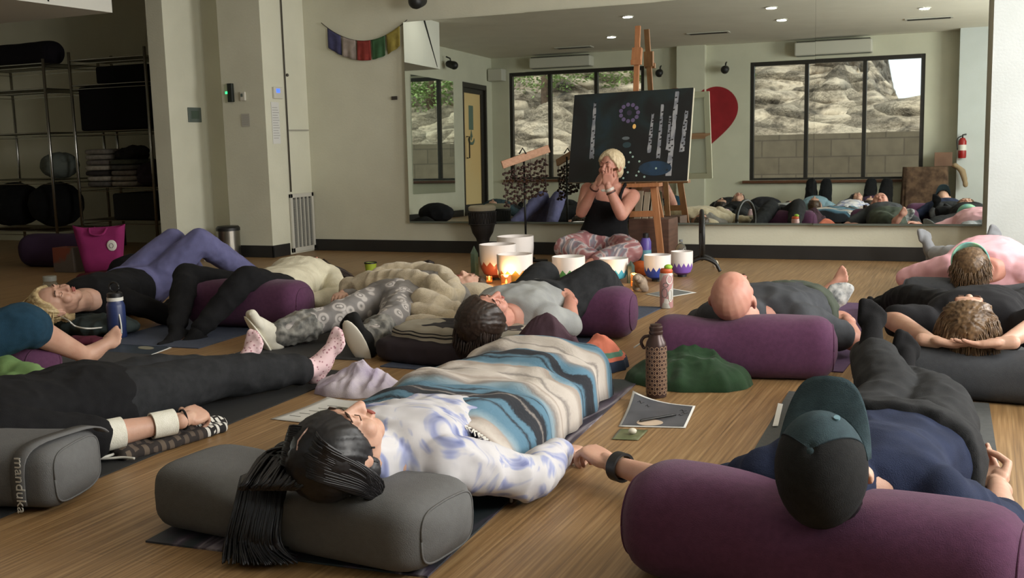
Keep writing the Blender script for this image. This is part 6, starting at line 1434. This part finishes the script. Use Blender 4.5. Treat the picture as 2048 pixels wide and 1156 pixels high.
for i, (xa, xb, lab) in enumerate(((-9.5, -8.9, 'black duffel bag at the left of the low shelf in the alcove'), (-8.88, -8.36, 'black duffel bag on the low shelf next to the post'))):
    lump('duffel_bag', lab, 'bag', [('e', ((xa + xb) / 2, 8.05, .45), ((xb - xa) / 2, .26, .22))], M_kblk, .014, 5, .012, 7, i)
sbox('storage_box', 'black crate on the floor under the shelving by the column', 'crate', (-7.75, 7.92, .305), (-7.22, 8.4, .56), cloth('crate_black', (34, 34, 33))); 
bolster('dark purple bolster on the floor in front of the far left shelving', (-7.6, 6.72, 0), (-6.72, 6.80, 0), .15, cloth('bolster_plum_dark', (56, 40, 62)), .95, .15)
# tote bag
M_tote = cloth('tote_magenta', (140, 44, 98), (128, 38, 88), 8, bump=.5); cT = P(208, 545, 0); t = thing('tote_bag', cT, 'magenta tote bag with a white round emblem in front of the shelving', 'bag')
rs = []
ppm = FPX / ((cT - CAMP).dot(fw)); xd = V((math.cos(YAW), math.sin(YAW), 0)); yd = V((-xd.y, xd.x, 0)); hT = 92 / ppm
for i in range(13):
    f_ = i / 12; hx = (34 + 18 * f_) / ppm; hy = .085 * (1 - .45 * f_); z = hT * f_
    rs.append([cT + xd * (hx * math.copysign(abs(math.cos(a)) ** .5, math.cos(a)) - (3 / ppm) * f_) + yd * (hy * math.copysign(abs(math.sin(a)) ** .6, math.sin(a)) + .008 * math.sin(a * 5 + f_ * 3) * f_) + V((0, 0, z + (.012 * math.sin(a * 2 + 1) * f_ ** 4) + .004)) for a in np.linspace(0, 2 * PI, 41)[:-1]])
tb = MB(); tb.rings(rs, 0, True, False); tb.add(rs[0], [tuple(range(40))]); to = tb.build('bag_body', M_tote, t, True); sd_ = to.modifiers.new('s', 'SOLIDIFY'); sd_.thickness = .005
for s_ in (-1, 1): MB().tube(catmull([cT + xd * -.07 + yd * (.05 * s_) + V((0, 0, hT * .98)), cT + xd * -.05 + yd * (.08 * s_) + V((0, 0, hT * .86)), cT + xd * .04 + yd * (.085 * s_) + V((0, 0, hT * .84)), cT + xd * .07 + yd * (.05 * s_) + V((0, 0, hT * .98))]), .009, 6).build('handle', M_tote, t, True)
ec = cT + xd * (26 / ppm) - yd * .067 + V((0, 0, hT * .60)); em = MB().ell(ec, (10 / ppm, .006, 11 / ppm), frame(V((0, 0, 1)), xd)); em.build('emblem', M_whp, t, True)
MB().tube([ec - yd * .008 + xd * (.016 * math.cos(a)) + V((0, 0, .018 * math.sin(a))) for a in np.linspace(0, 2 * PI, 17)], .002, 5).build('emblem_mark', mat('emblem_grey', (140, 136, 140), .6), t)
lump('jacket', 'black jacket dropped on the floor right of the magenta bag', 'jacket', [('e', P(265, 545, .08), (.18, .16, .13)), ('e', P(272, 540, .06), (.17, .15, .10)), ('e', P(258, 548, .05), (.18, .14, .08))], M_black, .012, 4, .016, 8, 3)
lump('coat', 'dark red coat on the floor below the magenta bag', 'coat', [('e', P(205, 560, .03), (.22, .12, .06))], cloth('coat_dark_red', (84, 30, 38)), .012, 4, .012, 8, 5)
sbox('cardboard_box', 'worn brown box with a red print left of the magenta bag', 'box', P(128, 545, 0) - V((.11, .0, 0)), P(128, 545, 0) + V((.11, .14, .20)), mat('box_grey_brown', (84, 74, 66), .8, (110, 52, 34), 4, mixlo=.5, mixhi=.56), None, .004)
# ================================================================== PEOPLE SEEN ONLY IN THE MIRROR (behind the camera side)
def rear_person(label, x, y, topc, botc, hairM, knees=True, ang=0, hd=1):
    # head towards the mirror (hd=1) or away
    d = V((math.sin(ang), -math.cos(ang), 0)) * hd; lt = V((-d.y, d.x, 0)); o = V((x, y, 0)); sgn = 1
    arms = {1: (o - d * .05 + lt * .30 + V((0, 0, .07)), o + d * .18 + lt * .26 + V((0, 0, .10)), d, -UP, .3, 1), -1: (o - d * .05 - lt * .30 + V((0, 0, .07)), o + d * .18 - lt * .26 + V((0, 0, .10)), d, -UP, .3, -1)}
    if knees: lg = {q: (o + d * .56 + lt * q * .11 + V((0, 0, .47)), o + d * .78 + lt * q * .12 + V((0, 0, .09)), d) for q in (-1, 1)}
    else: lg = {q: (o + d * .62 + lt * q * .11 + V((0, 0, .13)), o + d * 1.0 + lt * q * .14 + V((0, 0, .08)), d * .4 + UP) for q in (-1, 1)}
    r = person('r', dict(label=label, s=1, bv=.012, nb=o - d * .32 + V((0, 0, .17)), pc=o + d * .2 + V((0, 0, .135)), bel=UP, lat=lt, deep=1.1, wide=1.05, head=(o - d * .53 + V((0, 0, .19)), -d + UP * .1, UP + d * .1), arms=arms, legs=lg, top=(topc, 1.5, .02), bottom=(botc, 1.9, .018), socks=M_black, collar=.05))
    hair_cap(r, 'hair', hairM, lift=.014); return r
rear_person('person with black-clad knees raised below the left pane of the wide rear window', -1.97, .55, cloth('shirt_light_blue', (130, 158, 172)), M_black, M_hbrown, True, -.05, 1)
rear_person('person with black-clad knees raised below the right pane of the wide rear window', -1.17, .62, cloth('shirt_plum', (64, 44, 70)), M_black, M_hdark, True, .05, 1)
rear_person('person in dark clothes lying flat below the heart', -3.1, 1.1, M_char, M_black, M_hdark, False, .1, 1)
rear_person('person in dark clothes lying under the other rear window', -5.6, 1.3, M_black, cloth('jeans_dark', (40, 48, 66)), M_hdark, False, -.1, 1)
rear_person('person lying near the amber door with knees raised', -6.6, 1.5, cloth('top_teal_dark', (52, 70, 78)), M_char, M_hbrown, False, -.2, 1)
for x, y, c, lab in ((-2.75, .3, (40, 40, 44), 'dark cushion against the wall under the wide rear window'), (-4.4, .5, (34, 34, 38), 'black bag on the floor by the rear pilaster'), (-7.0, 2.9, (30, 30, 34), 'black bag on the floor under the side mirror')):
    lump('cushion' if 'cushion' in lab else 'bag', lab, 'cushion' if 'cushion' in lab else 'bag', [('e', (x, y, .14), (.26, .18, .14))], cloth('bag_%d' % int(-x * 10), c), .014, 5, .012, 7, 2)
